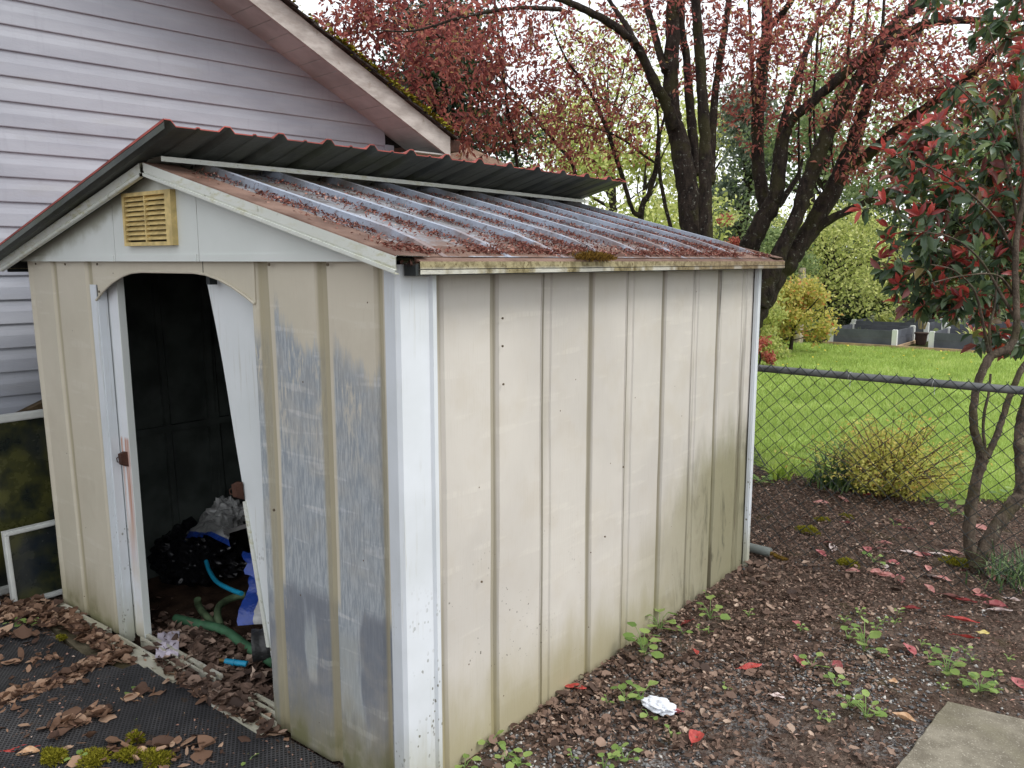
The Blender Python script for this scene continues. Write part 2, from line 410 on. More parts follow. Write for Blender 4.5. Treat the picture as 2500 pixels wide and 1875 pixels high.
def fascia_mat():
    g = G('weathered_white_fascia_board', .7, .25); n = g.noise(1.0, g.sc(5, 5, 16), 5, .65)
    c = g.mix(n.ss(.3, .72), lin(150, 142, 136), lin(188, 182, 176)); c = g.mix(g.noise(11, None, 4).ss(.60, .72) * .6, c, lin(128, 116, 104)); g.col(c)
    g.bump(g.noise(40, g.sc(.3, .3, 1)), .002); return g.m
M['fascia'] = fascia_mat()
M['soffit'] = plain('painted_soffit_boards', lin(178, 176, 172), .7, .25, 0, .10, 4)
M['shingle'] = plain('dark_asphalt_shingle', lin(62, 56, 52), .9, .15, 0, .3, 30, .01, 80)
def moss_mat(name, a, b):
    g = G(name, .95, .1); n = g.noise(45, None, 5, .7); g.col(g.mix(n.ss(.3, .7), a, b)); g.bump(g.noise(120), .01); return g.m
M['moss'] = moss_mat('bright_moss', lin(92, 92, 28), lin(168, 160, 56))
M['brownmoss'] = moss_mat('browned_moss', lin(66, 48, 22), lin(128, 102, 44))

# ------------------------------------------------------------------ the garden shed
XR, XL, YF, YB, HW = -1.765, -4.17, 1.65, 4.335, 1.70
RIDX, RIDZ, RSL = -2.985, 2.05, 0.259
EXR, EXL, RYF, RYB = -1.65, -4.365, 1.57, 4.42
shed = thing('garden_shed', 'rusting cream metal garden shed with a grey ribbed roof and its sliding doors off track', 'shed', ((XL + XR) / 2, (YF + YB) / 2, 0))
def rz(x): return RIDZ - RSL * abs(x - RIDX)

def corr_wall(name, prof, place, z0, z1, mats, nz=26, dent=.004, seed=0., parent=shed, t=.004):
    """prof: (along, out) breakpoints; place(along, out, z) -> point. Outer skin, dark inner skin, closed edges."""
    mb = MB(); Z = [z0 + (z1 - z0) * i / nz for i in range(nz + 1)]
    P = []
    for (a0, d0), (a1, d1) in zip(prof[:-1], prof[1:]):
        k = max(1, int(abs(a1 - a0) / .07))
        P += [(a0 + (a1 - a0) * i / k, d0 + (d1 - d0) * i / k) for i in range(k)]
    P.append(prof[-1])
    def pt(a, d, z, s=0):
        w = mnoise.noise(Vector((a * 2.3 + seed, 3.1 * s, z * 1.3))) * dent + mnoise.noise(Vector((a * 9 + seed, 0, z * 5))) * dent * .3
        return place(a + mnoise.noise(Vector((seed, a * 2, z * 1.5))) * .003, d + w, z)
    outer = [[pt(a, d, z) for z in Z] for a, d in P]
    inner = [[pt(a, d - t, z) for z in Z] for a, d in P]
    mb.grid(outer, 0); mb.grid(inner, 1, flip=True)
    for A, B in ((outer[0], inner[0]), (outer[-1], inner[-1])): mb.grid([A, B], 0, flip=A is outer[0])
    return mb.build(name, mats, parent, True, 12)

def rib_a(s, e=1):      # pressed groove: steep near side, flat bottom, sloped far side
    return [(s - .004, 0), (s + .001, -.017), (s + .030, -.017), (s + .043, 0)]
def rib_b(s):           # lap joint: deep narrow gap, then a flange easing back out
    return [(s - .006, 0), (s - .004, .004), (s - .002, .004), (s, -.024), (s + .018, -.024), (s + .026, -.008), (s + .060, -.006), (s + .066, 0)]
# right side wall, seen from outside
side_prof = [(1.70, 0), (1.822, 0)] + [(1.824, -.010), (1.858, -.010), (1.872, 0)]
for s, k in ((2.097, 'a'), (2.380, 'b'), (2.692, 'a'), (2.972, 'b'), (3.280, 'a'), (3.575, 'b'), (3.85, 'a'), (4.15, 'b')):
    side_prof += rib_a(s) if k == 'a' else rib_b(s)
side_prof.append((YB, 0))
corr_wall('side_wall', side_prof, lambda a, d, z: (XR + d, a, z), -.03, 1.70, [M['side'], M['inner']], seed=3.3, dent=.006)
left_prof = [(YF + .01, 0)]
for s in np.arange(1.95, 4.2, .295): left_prof += rib_a(s)
left_prof.append((YB, 0))
def lean(z): return XL - .052 * z
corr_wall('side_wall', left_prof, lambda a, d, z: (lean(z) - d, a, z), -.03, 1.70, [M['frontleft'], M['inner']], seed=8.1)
back_prof = [(XL - .04, 0)]
for s in np.arange(-3.9, -1.9, .295): back_prof += rib_a(s)
back_prof.append((XR, 0))
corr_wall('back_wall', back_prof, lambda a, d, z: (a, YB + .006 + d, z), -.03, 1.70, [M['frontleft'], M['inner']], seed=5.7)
# gable at the back (closes the roof space)
mb = MB(); mb.prism([(XL - .08, YB, 1.70), (XR + .02, YB, 1.70), (XR + .02, YB, rz(XR) - .03), (RIDX, YB, RIDZ - .03), (XL - .08, YB, rz(XL - .08) - .03)], (0, .006, 0))
mb.build('gable_panel', M['gable'], shed)

# front: left panel (leaning a little), right panel with blue paint, arched header
def front_left(a, d, z):
    f = (a + 3.53) / (XL + 3.53)      # 0 at the opening, 1 at the corner
    return (a - .052 * z * max(0, f) - .020 * z * max(0, 1 - f), YF - d, z)
pl = [(XL, .0), (XL + .025, .008), (XL + .05, 0)] + [(-3.945, 0), (-3.930, -.012), (-3.895, -.012), (-3.885, 0), (-3.632, 0), (-3.615, -.014), (-3.575, -.014), (-3.568, 0), (-3.535, 0)]
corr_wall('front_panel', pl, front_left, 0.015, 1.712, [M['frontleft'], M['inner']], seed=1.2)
def ribf(s): return [(s - .046, 0), (s - .042, .016), (s - .020, .016), (s + .016, 0)]
pr = [(-2.44, 0)] + [(-2.427, 0), (-2.411, -.018), (-2.352, -.018), (-2.346, 0)] + [(-2.113, 0), (-2.097, -.018), (-2.056, -.018), (-2.050, 0)] + [(-1.838, 0), (-1.826, -.014), (-1.805, -.014), (-1.800, 0), (-1.775, 0)]
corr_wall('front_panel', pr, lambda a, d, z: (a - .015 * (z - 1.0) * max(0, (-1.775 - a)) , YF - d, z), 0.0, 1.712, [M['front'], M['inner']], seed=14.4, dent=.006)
# arched header plate with a rolled bead along the arch
def arch_pts():
    pts = [(-3.575, 1.535), (-3.50, 1.578), (-3.42, 1.612), (-3.33, 1.640), (-3.26, 1.653), (-3.18, 1.658), (-2.80, 1.658), (-2.72, 1.652), (-2.64, 1.636), (-2.56, 1.612), (-2.48, 1.580), (-2.429, 1.556)]
    return pts
A = arch_pts(); mb = MB()
for (x0, z0), (x1, z1) in zip(A[:-1], A[1:]):
    mb.prism([(x0, YF - .002, z0), (x1, YF - .002, z1), (x1, YF - .002, 1.712), (x0, YF - .002, 1.712)], (0, .004, 0))
h = mb.build('arched_header', M['frontleft'], shed)
mb = MB(); mb.tube([(x, YF - .006, z) for x, z in A], .005, 6); mb.build('bead_trim', M['frontleft'], h, True)
mb = MB(); mb.box((-2.742, YF - .0035, 1.657), (-2.740, YF - .002, 1.70)); mb.box((-2.745, YF + .01, 1.615), (-2.722, YF + .04, 1.650)); mb.build('door_hanger', M['darksteel'], shed)
# gable panel in three pieces with a folded bottom flange and embossed lines
YG = YF - .022; mb = MB()
xs = [XL - .10, -3.348, -3.345, -2.731, -2.728, XR + .03]
def gp(x0, x1):
    ps = [(x0, YG, 1.698), (x1, YG, 1.698), (x1, YG, rz(x1) - .016)]
    if x0 < RIDX < x1: ps.append((RIDX, YG, RIDZ - .016))
    ps.append((x0, YG, rz(x0) - .016)); mb.prism(ps, (0, .005, 0))
    mb.box((x0 + .012, YG - .0035, 1.698), (x1 - .012, YG, 1.7225))
for i in (0, 2, 4): gp(xs[i], xs[i + 1])
mb.box((-3.348, YG + .002, 1.70), (-3.345, YG + .004, 1.93), 1); mb.box((-2.731, YG + .002, 1.70), (-2.728, YG + .004, 1.93), 1)
mb.build('gable_panel', [M['gable'], M['screw']], shed)
# vent
vx0, vx1, vz0, vz1 = -3.222, -2.862, 1.757, 1.957
vx0 += .0; mb = MB(); fy = YG - .022
mb.box((vx0, fy, vz0), (vx0 + .016, YG, vz1)); mb.box((vx1 - .042, fy, vz0), (vx1, YG, vz1))
mb.box((vx0 + .016, fy, vz0), (vx1 - .042, YG, vz0 + .014)); mb.box((vx0 + .016, fy, vz1 - .014), (vx1 - .042, YG, vz1))
mx = (vx0 + vx1 - .026) / 2; mb.box((mx - .004, fy + .002, vz0 + .014), (mx + .004, YG, vz1 - .014))
vent = mb.build('vent', M['vent'], shed)
mb = MB(); mb.box((vx0 + .016, YG - .003, vz0 + .014), (vx1 - .042, YG - .001, vz1 - .014)); mb.build('vent_hollow', M['ventdark'], vent)
mb = MB()
for i in range(9):
    z = vz0 + .022 + i * (vz1 - vz0 - .036) / 9
    for x0, x1 in ((vx0 + .017, mx - .005), (mx + .005, vx1 - .043)):
        mb.prism([(x0, fy + .003, z), (x0, fy + .003, z + .005), (x0, YG - .003, z + .017), (x0, YG - .003, z + .012)], (x1 - x0, 0, 0))
mb.build('louvres', M['vent'], vent)
# screws along the header
mb = MB()
for px, py in ((88, 644), (160, 645), (238, 645), (658, 646), (801, 646), (243, 712), (386, 452), (391, 452), (965, 675), (978, 1337), (670, 1245)):
    c = ony(px, py, YF - .014); mb.tube([c, c + np.array([0, -.004, 0])], .005, 7)
for px, py in ((1226, 777), (1226, 845), (1175, 1420), (1228, 938), (1521, 1140), (1476, 1310)):
    c = onx(px, py, XR + .012); mb.tube([c, c + np.array([.004, 0, 0])], .004, 7)
stuff(mb.build('screw_head', M['screw'], shed))
# corner trims
def corner(x, y, w1, w2, sx, sy, name, bow):
    mb = MB(); Z = np.linspace(-.03, 1.69, 24)
    def row(z):
        b = bow * (mnoise.noise(Vector((z * 2.1, 3, 0))) + .4 * mnoise.noise(Vector((z * 6, 9, 0))))
        pts = [(x - sx * w1, y), (x - sx * w1, y + sy * -.006), (x - sx * .008, y - sy * .012), (x + sx * .006, y - sy * .004),
               (x + sx * (.010 + b), y + sy * w2 * .5), (x + sx * .007, y + sy * (w2 - .028)), (x + sx * .018, y + sy * (w2 - .022)), (x + sx * .014, y + sy * (w2 - .002)), (x, y + sy * w2)]
        return [(px, py, z) for px, py in pts]
    mb.grid([row(z) for z in Z], flip=sx * sy < 0)
    mb.grid([[(p[0] - sx * .006, p[1] + sy * .004, p[2]) for p in row(z)] for z in Z], flip=sx * sy > 0)
    return mb.build(name, M['trim'], shed, True, 25)
corner(-1.716, 1.638, .056, .138, 1, 1, 'corner_trim', .009)
corner(-1.752, YB + .012, .05, .055, 1, -1, 'corner_trim', .002)
# roof panels with ribs
def roof_panel(sgn, name):
    mb = MB(); xe = EXR if sgn > 0 else EXL
    L = lambda x, y, h: (x, y, rz(x) + h)
    xs = np.linspace(RIDX + sgn * .005, xe - sgn * .03, 12)
    prof = [(RYF + .02, 0)]
    y = 1.80
    while y < RYB - .05:
        prof += [(y - .024, 0), (y - .017, .030), (y + .007, .030), (y + .016, 0)]; y += .3045
    prof.append((RYB - .02, 0))
    G1 = [[L(x, yy, hh if abs(x - xe) > .17 else hh * max(0, (abs(x - xe) - .10) / .07)) for x in xs] for yy, hh in prof]
    mb.grid(G1, 0, flip=sgn > 0)
    mb.grid([[(p[0], p[1], p[2] - .004) for p in r] for r in G1], 1, flip=sgn < 0)
    return mb.build(name, [M['roof'], M['darksteel']], shed, True, 10)
roof_panel(1, 'roof_panel'); roof_panel(-1, 'roof_panel')
# rake trims, front and back, both slopes
def rake(sgn, y0, y1, ys, name, end, mats):
    mb = MB(); xe = EXR - .008 if sgn > 0 else EXL
    a = np.array([RIDX + sgn * .012, 0, RIDZ + .004]); b = np.array([xe, 0, rz(xe) + .006])
    if end: pass
    h = .047; f = y0; bk = y1
    def P(t, y, dz): p = a + (b - a) * t; return (p[0], y, p[2] + dz)
    n = 14
    prof = [(bk, .002), (f + ys * .004, .004), (f, 0), (f, -h * .66), (f + ys * .003, -h * .68), (f + ys * .003, -h * .74), (f - ys * .004, -h * .78), (f - ys * .004, -h), (f + ys * .012, -h)]
    mb.grid([[P(i / n, y, dz + .0025 * mnoise.noise(Vector((i * .9, y * 3, 0)))) for i in range(n + 1)] for y, dz in prof[:3]], 1, flip=(ys * sgn < 0))
    mb.grid([[P(i / n, y, dz) for i in range(n + 1)] for y, dz in prof[2:]], 0, flip=(ys * sgn < 0))
    mb.grid([[P(i / n, y + ys * .002, dz - .002) for i in range(n + 1)] for y, dz in prof], 0, flip=(ys * sgn > 0))
    return mb.build(name, mats, shed, True, 25)
rake(1, RYF, RYF + .13, 1, 'rake_trim', 1, [M['rake'], M['rust']])
rake(-1, RYF, RYF + .13, 1, 'rake_trim', 1, [M['rake'], M['rust']])
rake(1, RYB, RYB - .10, -1, 'rake_trim', 1, [M['eave'], M['rust']])
rake(-1, RYB, RYB - .10, -1, 'rake_trim', 1, [M['eave'], M['rust']])
# eave trims: rusty lip on top, stained face below
def eave(x, sgn, y0, y1, name):
    mb = MB(); n = 30; ys = np.linspace(y0, y1, n + 1); zt = rz(x) + .0; h = .038
    wob = lambda y, k: .0018 * mnoise.noise(Vector((y * 7, k, 0)))
    lip = [(x - sgn * .15, zt + .15 * RSL + .003), (x - sgn * .05, zt + .05 * RSL + .003), (x - sgn * .035, zt + .006), (x - sgn * .004, zt - .002), (x, zt - .006)]
    face = [(x, zt - .006), (x + sgn * .001, zt - h * .70), (x - sgn * .003, zt - h * .72), (x - sgn * .003, zt - h * .77), (x + sgn * .002, zt - h * .80), (x + sgn * .001, zt - h - .004), (x - sgn * .015, zt - h - .004)]
    mb.grid([[(px + wob(y, 1), y, pz + wob(y, i)) for y in ys] for i, (px, pz) in enumerate(lip)], 1, flip=sgn < 0)
    mb.grid([[(px + wob(y, 1), y, pz + wob(y, 4)) for y in ys] for px, pz in face], 0, flip=sgn < 0)
    mb.grid([[(px - sgn * .003, y, pz - .003) for y in ys] for px, pz in lip + face], 2, flip=sgn > 0)
    return mb.build(name, [M['eave'], M['rust'], M['darksteel']], shed, True, 25)
eave(EXR, 1, 1.655, RYB + .004, 'eave_trim'); eave(EXL, -1, 1.60, RYB, 'eave_trim')
# crumpled rust at the open end of the eave trim and the dark rake end
mb = MB(); c = np.array([EXR - .025, 1.645, rz(EXR) - .01])
for i in range(26):
    p = c + rng.normal(size=3) * (.016, .014, .010); q = rvec(3) * rng.uniform(.008, .02, (3, 1)); mb.add([p, p + q[0], p + q[1]], [(0, 1, 2)])
mb.box((EXR - .05, 1.642, rz(EXR) - .046), (EXR - .004, 1.654, rz(EXR) - .012), 1)
mb.build('torn_trim_end', [M['deeprust'], M['darksteel']], shed)
# ridge flashing under the loose sheet
mb = MB(); n = 20; ys = np.linspace(RYF + .03, RYB - .02, n + 1); sag = lambda y: .006 * math.sin((y - 1.6) / 2.8 * math.pi)
mb.grid([[(RIDX + x, y, RIDZ + z + sag(y) * s) for y in ys] for x, z, s in ((-.08, -.012, 0), (0, .022, 0), (.085, .024, 1), (.088, .024, 1), (.088, .006, 1))], 0, flip=True)
mb.grid([[(RIDX + x, y, RIDZ + z + sag(y) * s) for y in ys] for x, z, s in ((-.08, -.015, 0), (0, .018, 0), (.084, .020, 1))], 0)
mb.build('ridge_cap', M['rake'], shed, True, 30)
# inside: cross rail on the left wall, back wall posts
mb = MB()
for y in (2.5, 3.3): mb.box((lean(.8) + .004, y, .02), (lean(.8) + .03, y + .04, 1.68))
mb.obox((lean(.80) + .02, 3.0, .80), (.012, 0, 0), (0, 1.3, 0), (0, 0, .018)); mb.box((XL + .05, YB - .03, .78), (XR - .02, YB - .008, .82))
mb.build('wall_rail', M['inner'], shed)
# doors
mb = MB()   # left door, slid open: only its folded edge shows
zt = 1.66
def sk(x, z): return x - .022 * z
def skbox(x0, x1, y0, y1, z0, z1, mi=0):
    mb.add([(sk(x0, z0), y0, z0), (sk(x1, z0), y0, z0), (sk(x1, z0), y1, z0), (sk(x0, z0), y1, z0), (sk(x0, z1), y0, z1), (sk(x1, z1), y0, z1), (sk(x1, z1), y1, z1), (sk(x0, z1), y1, z1)],
           [(0,3,2,1),(4,5,6,7),(0,1,5,4),(1,2,6,5),(2,3,7,6),(3,0,4,7)], mi)
skbox(-4.0, -3.512, 1.690, 1.698, .03, zt)
d1 = mb.build('door', M['door'], shed)
mb = MB(); skbox(-3.512, -3.442, 1.686, 1.692, .03, zt); mb.build('door_edge', M['dooredge'], d1)
mb = MB(); skbox(-3.442, -3.436, 1.686, 1.716, .03, zt); mb.build('door_return', M['gable'], d1)
mb = MB(); skbox(-3.590, -3.536, YF - .006, YF + .012, .0, 1.60); skbox(-3.536, -3.528, YF - .002, YF + .035, 0, 1.60); mb.build('door_jamb', M['trim'], shed)
def latch(c, parent, s=1.):
    mb = MB(); c = np.array(c)
    mb.add(c + s * np.array([(-.022, 0, .03), (.016, 0, .034), (.020, 0, -.032), (-.014, 0, -.036), (-.026, -.022, .022), (.008, -.026, .026), (.012, -.026, -.018), (-.02, -.022, -.024)]),
           [(4, 5, 6, 7), (0, 1, 5, 4), (1, 2, 6, 5), (2, 3, 7, 6), (3, 0, 4, 7)])
    mb.tube([c + s * np.array(p) for p in ((-.02, -.02, .012), (-.04, -.022, 0), (-.036, -.022, -.016), (-.015, -.02, -.014))], .0022, 5)
    return mb.build('door_handle', M['deeprust'], parent)
lp = ony(308, 1120, 1.686); latch(lp, d1)
# right door, hanging crooked
th = math.atan2(.303, 1.443); ux = np.array([math.cos(th), 0, math.sin(th)]); uz = np.array([-math.sin(th), 0, math.cos(th)])
o = np.array([-2.47, 1.705, -.02]); mb = MB()
wd, ht = .52, 1.68; n = 22
bend = lambda s, t: np.array([.012 * math.sin(t * 3.2) * (1 - s), .010 * mnoise.noise(Vector((s * 2, t * 3, 1))), 0])
g1 = [[o + ux * wd * s + uz * ht * t + bend(s, t) for t in np.linspace(0, 1, n)] for s in np.linspace(0, 1, 8)]
mb.grid(g1); mb.grid([[p + (0, .006, 0) for p in r] for r in g1], flip=True)
mb.grid([g1[0], [p + (0, .03, 0) for p in g1[0]]], flip=True)
d2 = mb.build('door', M['door'], shed, True, 30)
hp = ony(583, 1195, 1.70); lt = latch(hp + np.array([.016, -.002, 0]), d2, 1.0)
mb = MB(); a = ony(592, 1225, 1.698); b = ony(650, 1580, 1.698); mb.prism([a, a + (.018, 0, .006), b + (.018, 0, .004), b], (0, .006, 0)); mb.build('door_edge', M['rake'], d2)
# sill rails across the doorway
mb = MB()
for y, x0, x1 in ((1.585, -3.55, -3.20), (1.600, -3.20, -3.0), (1.600, -2.72, -2.40)):
    mb.box((x0, y - .03, .006), (x1, y + .03, .028 + .004 * rng.random())); mb.box((x0, y + .030, .006), (x1, y + .037, .045))
for x0, x1 in ((-3.44, -2.85), (-2.62, -2.42)): mb.box((x0, 1.665, .006), (x1, 1.672, .05)); mb.box((x0, 1.690, .006), (x1, 1.704, .052))
mb.build('sill_track', M['sill'], shed)
mb = MB()
for x0, x1 in ((-4.15, -3.98), (-3.92, -3.66)): mb.obox(((x0 + x1) / 2, YF - .025, .022), ((x1 - x0) / 2, .004, 0), (0, .014, 0), (0, 0, .010))
mb.build('base_rail', M['sill'], shed)

# ------------------------------------------------------------------ the house beyond the shed
HN = np.array([.9931, -.1171, 0]); HT = np.array([.1171, .9931, 0]); HD = float(HN @ np.array([-4.80, 1.70, 0]))
def hp_(s, z, o=0): p = HT * s + HN * (HD + o); return np.array([p[0], p[1], z])
house = thing('house', 'lilac grey house with lap siding and a weathered white gable eave behind the shed', 'house', hp_(1.5, 0, -3))
RZ = lambda s: 3.182 - .499 * (s - 2.44)       # bottom of the rake fascia
PIT = .127; mb = MB(); s0, s1, z = -4.0, 3.625, .10
while z < 6.2:
    # dutch lap course: concave shadowed shoulder, flat lower face
    pr_ = [(z, .010), (z + .004, .0115), (z + .066, .0095), (z + .094, .0035), (z + PIT, .000)]
    for (z0, d0), (z1, d1) in zip(pr_[:-1], pr_[1:]):
        e = lambda zz: min(s1, 2.44 + (3.182 + .07 - zz) / .499)
        e0, e1 = e(z0), e(z1)
        if e1 < s0: continue
        k = 6; mb.grid([[hp_(s0 + (e_ - s0) * i / k, zz, dd) for i in range(k + 1)] for zz, dd, e_ in ((z0, d0, e0), (z1, d1, e1))], flip=True)
    # bottom return edge
    e0 = min(s1, 2.44 + (3.252 - z) / .499)
    mb.add([hp_(s0, z, 0), hp_(e0, z, 0), hp_(e0, z, .010), hp_(s0, z, .010)], [(0, 1, 2, 3)])
    z += PIT
mb.prism([hp_(s0, -.1, -.01), hp_(s1, -.1, -.01), hp_(s1, 2.60, -.01), hp_(s0, 6.4, -.01)], -HN * .1)
# the wall round the corner, flat-lapped
z = .1
while z < 2.4:
    mb.add([hp_(3.66, z, 0) , hp_(3.66, z, -7), hp_(3.645, z + PIT, -7), hp_(3.645, z + PIT, 0)], [(0, 1, 2, 3)]); z += PIT
mb.build('wall', M['siding'], house, True, 20)
mb = MB(); a = hp_(3.62, -.1, .026)
mb.prism([hp_(3.620, -.1, -.05), hp_(3.620, -.1, .026), hp_(3.690, -.1, .026), hp_(3.690, -.1, -.05)], (0, 0, 2.62)); mb.build('corner_board', M['siding'], house)
OV = .35
mb = MB()       # soffit boards across the overhang, with open grooves between them
s = -4.0
while s < 3.90:
    w = .112; za, zb = RZ(s) + .018, RZ(s + w - .004) + .018
    mb.prism([hp_(s, za, -.02), hp_(s, za, OV - .012), hp_(s + w - .004, zb, OV - .012), hp_(s + w - .004, zb, -.02)], (0, 0, .008)); s += w
mb.build('soffit', M['soffit'], house)
mb = MB(); SE = 3.945
mb.prism([hp_(-4, RZ(-4), OV), hp_(SE, RZ(SE), OV), hp_(SE, RZ(SE) + .14, OV), hp_(-4, RZ(-4) + .14, OV)], HN * -.022)
mb.build('fascia_board', M['fascia'], house)
mb = MB(); mb.prism([hp_(3.63, RZ(SE) + .012, .03), hp_(3.63, RZ(SE) + .012, OV - .015), hp_(SE - .01, RZ(SE) + .012, OV - .015), hp_(SE - .01, RZ(SE) + .012, .03)], (0, 0, .01))
mb.prism([hp_(3.67, RZ(SE) + .012, .03), hp_(SE, RZ(SE) + .012, .03), hp_(SE, RZ(SE) + .012, -7), hp_(3.67, RZ(SE) + .012, -7)], (0, 0, .01))
mb.build('eave_return', M['soffit'], house)
mb = MB(); rt = lambda s: RZ(s) + .142      # shingle courses with ragged edges
s = SE + .05
while s > -4.2:
    w = .14; o_ = OV + .035 + rng.uniform(-.012, .012); a = [hp_(s, rt(s) + .022, o_), hp_(s - w - .03, rt(s - w - .03) + .010, o_), hp_(s - w - .03, rt(s - w - .03) + .010, -7), hp_(s, rt(s) + .022, -7)]
    mb.prism(a, (0, 0, -.012)); s -= w
roof = mb.build('roof', M['shingle'], house)
n = 1100; ss = np.concatenate([rng.uniform(3.0, 3.96, 900), rng.uniform(1.5, 3.1, 200)]); oo = OV + .045 - rng.exponential(.05, n)
P = np.array([hp_(a, rt(a) + .022 + .022 * rng.random() * (a > 2.95), b) for a, b in zip(ss, oo)]); 
leaves('moss', P, rvec(n) * (1, 1, .3), rvec(n) * .5 + (0, 0, 1), rng.uniform(.014, .032, n), rng.uniform(.014, .03, n), M['moss'], roof, 'round', jitter=.1)['kind'] = 'stuff'
mb = MB(); mb.prism([hp_(SE + .004, RZ(SE) + .045, OV - .01), hp_(SE + .085, RZ(SE) + .045, OV - .01), hp_(SE + .105, RZ(SE) + .125, OV - .01), hp_(SE + .004, RZ(SE) + .125, OV - .01)], -HN * 7)
mb.build('gutter', M['deeprust'], house)
# neighbouring roof further back
nb = thing('neighbouring_house', 'low pale brown shingle roof seen between the house eave and the plum tree', 'house', dep(1180, 420, 9.5) * (1, 1, 0))
a, b, c_, d_ = dep(1030, 300, 10.2), dep(1130, 352, 10.2), dep(1262, 412, 9.8), dep(1262, 470, 9.2)
mb = MB(); e1 = dep(1100, 470, 9.2); back = np.array([-1.6, 2.0, -.2])
mb.prism([a, b, c_, d_, e1], (0, 0, -.05)); mb.prism([a, b, b + back, a + back], (0, 0, -.05)); mb.prism([b, c_, c_ + back, b + back], (0, 0, -.05))
mb.build('roof', plain('pale_brown_shingle', lin(168, 142, 124), .9, .1, 0, .12, 14, .01, 30), nb)
mb = MB(); mb.prism([e1 + (-.1, .3, -.06), d_ + (-.2, .3, -.06), d_ + (-.2, .3, -d_[2]), e1 + (-.1, .3, -e1[2])], (-.8, 1.2, 0)); mb.build('wall', M['siding'], nb)

# ------------------------------------------------------------------ loose corrugated sheet on the shed roof
sheet = thing('metal_roof_sheet', 'loose red corrugated metal sheet with dark grey underside lying over the shed ridge', 'roof sheet', (RIDX - .6, 2.9, RIDZ))
mb = MB(); y0, y1 = 1.505, 4.285; prof = []
y = y0
while y < y1 - .06: prof += [(y, .020), (y + .022, .020), (y + .040, 0), (y + .112, .0), (y + .116, .005), (y + .126, .005), (y + .130, 0), (y + .200, 0)]; y += .2225
prof.append((y1, .018))
sl = .268
def sheetz(x, y): return 2.068 + sl * (x - RIDX) + .012 * math.sin((y - 1.5) * 1.4) * max(0, (x - RIDX))
xs = np.linspace(EXL - .09, -2.690, 16)
tip = lambda x, y: (x + (.075 * (y - 1.5) / 2.8 if x > -2.9 else 0))
top = [[(tip(x, yy), yy, sheetz(tip(x, yy), yy) + h + .004) for x in xs] for yy, h in prof]
bot = [[(p[0], p[1], p[2] - .004) for p in r] for r in top]
mb.grid(top, 0); mb.grid(bot, 1, flip=True)
mb.grid([top[0], bot[0]], 0, flip=True); mb.grid([top[-1], bot[-1]], 0)
mb.grid([[r[-1] for r in top], [r[-1] for r in bot]], 0); mb.grid([[r[0] for r in top], [r[0] for r in bot]], 0)
mb.grid([[(p[0], p[1] - .001, p[2] - .010) for p in top[0]], [(p[0], p[1] - .001, p[2] - .032) for p in top[0]]], 1); mb.grid([[(p[0], p[1] - .002, p[2] + .001) for p in top[0]], [(p[0], p[1] - .002, p[2] - .008) for p in top[0]]], 0)
mb.build('corrugated_panel', [M['red'], M['under']], sheet, True, 25)
fl = thing('metal_flashing', 'bent dark grey metal flashing offcut lying at the left end of the red sheet', 'flashing', ony(40, 590, 1.9))
mb = MB(); c0 = ony(20, 590, 1.85); path = [ony(x, y, 1.85) for x, y in ((-30, 640), (-5, 605), (4, 588), (18, 588), (24, 574), (38, 562), (62, 557), (95, 552))]
mb.grid([[p + (0, q, -.0) for p in path] for q in (0, .25)]); mb.grid([[p + (0, q, -.006) for p in path] for q in (0, .25)], flip=True)
mb.build('bent_strip', M['darksteel'], fl, True, 20)

# ------------------------------------------------------------------ old windows and a board leaning between shed and house
def glass_mat():
    g = G('algae_stained_glass', .12, .6); n = g.noise(5, None, 4, .6); n2 = g.noise(2.4, None, 3)
    c = g.mix(n.ss(.35, .65), lin(30, 36, 34), lin(84, 84, 40)); c = g.mix(n2.ss(.5, .65) * .8, c, lin(26, 34, 46)); g.col(c)
    g.rough(n.ss(.3, .7) * .35 + .08); return g.m
M['glass'] = glass_mat(); M['winframe'] = plain('white_aluminium_frame', lin(206, 208, 204), .45, .4, 0, .06, 6)
def leaning_window(name, label, yA, yB, z0, z1, xb, tilt, fw, mull=()):
    w = thing(name, label, 'window', (xb, (yA + yB) / 2, z0))
    def P(y, z, o=0): return np.array([xb - tilt * (z - z0) + o, y, z])
    mb = MB()
    for a, b in (((yA, z0), (yB, z0 + fw)), ((yA, z1 - fw), (yB, z1)), ((yA, z0 + fw), (yA + fw, z1 - fw)), ((yB - fw, z0 + fw), (yB, z1 - fw))) + tuple(((m, z0 + fw), (m + fw, z1 - fw)) for m in mull):
        mb.prism([P(a[0], a[1], .02), P(b[0], a[1], .02), P(b[0], b[1], .02), P(a[0], b[1], .02)], (-.03, 0, 0))
        mb.prism([P(a[0] + .006, a[1] + .006, .026), P(b[0] - .006, a[1] + .006, .026), P(b[0] - .006, b[1] - .006, .026), P(a[0] + .006, b[1] - .006, .026)], (-.006, 0, 0))
    mb.build('frame', M['winframe'], w)
    mb = MB(); mb.prism([P(yA + .01, z0 + .01), P(yB - .01, z0 + .01), P(yB - .01, z1 - .01), P(yA + .01, z1 - .01)], (-.005, 0, 0)); mb.build('pane', M['glass'], w)
    return w
q0, q1 = onx(6, 1290, -4.42), onx(30, 1487, -4.36)
leaning_window('window_sash', 'small white framed window sash with dark glass leaning in front of the larger pane', 1.475, 2.25, .006, .385, -4.335, .12, .022)
leaning_window('window_sash', 'wide white framed window with algae stained glass leaning against the house wall', .55, 2.55, .03, .935, -4.50, .05, .038)
leaning_window('window_sash', 'white window sash at the left edge standing beside the smaller leaning sash', .75, 1.43, .0, .36, -4.365, .12, .028)
bo = thing('plywood_board', 'brown weathered board leaning behind the old windows at the shed corner', 'board', (-4.6, 1.9, .8))
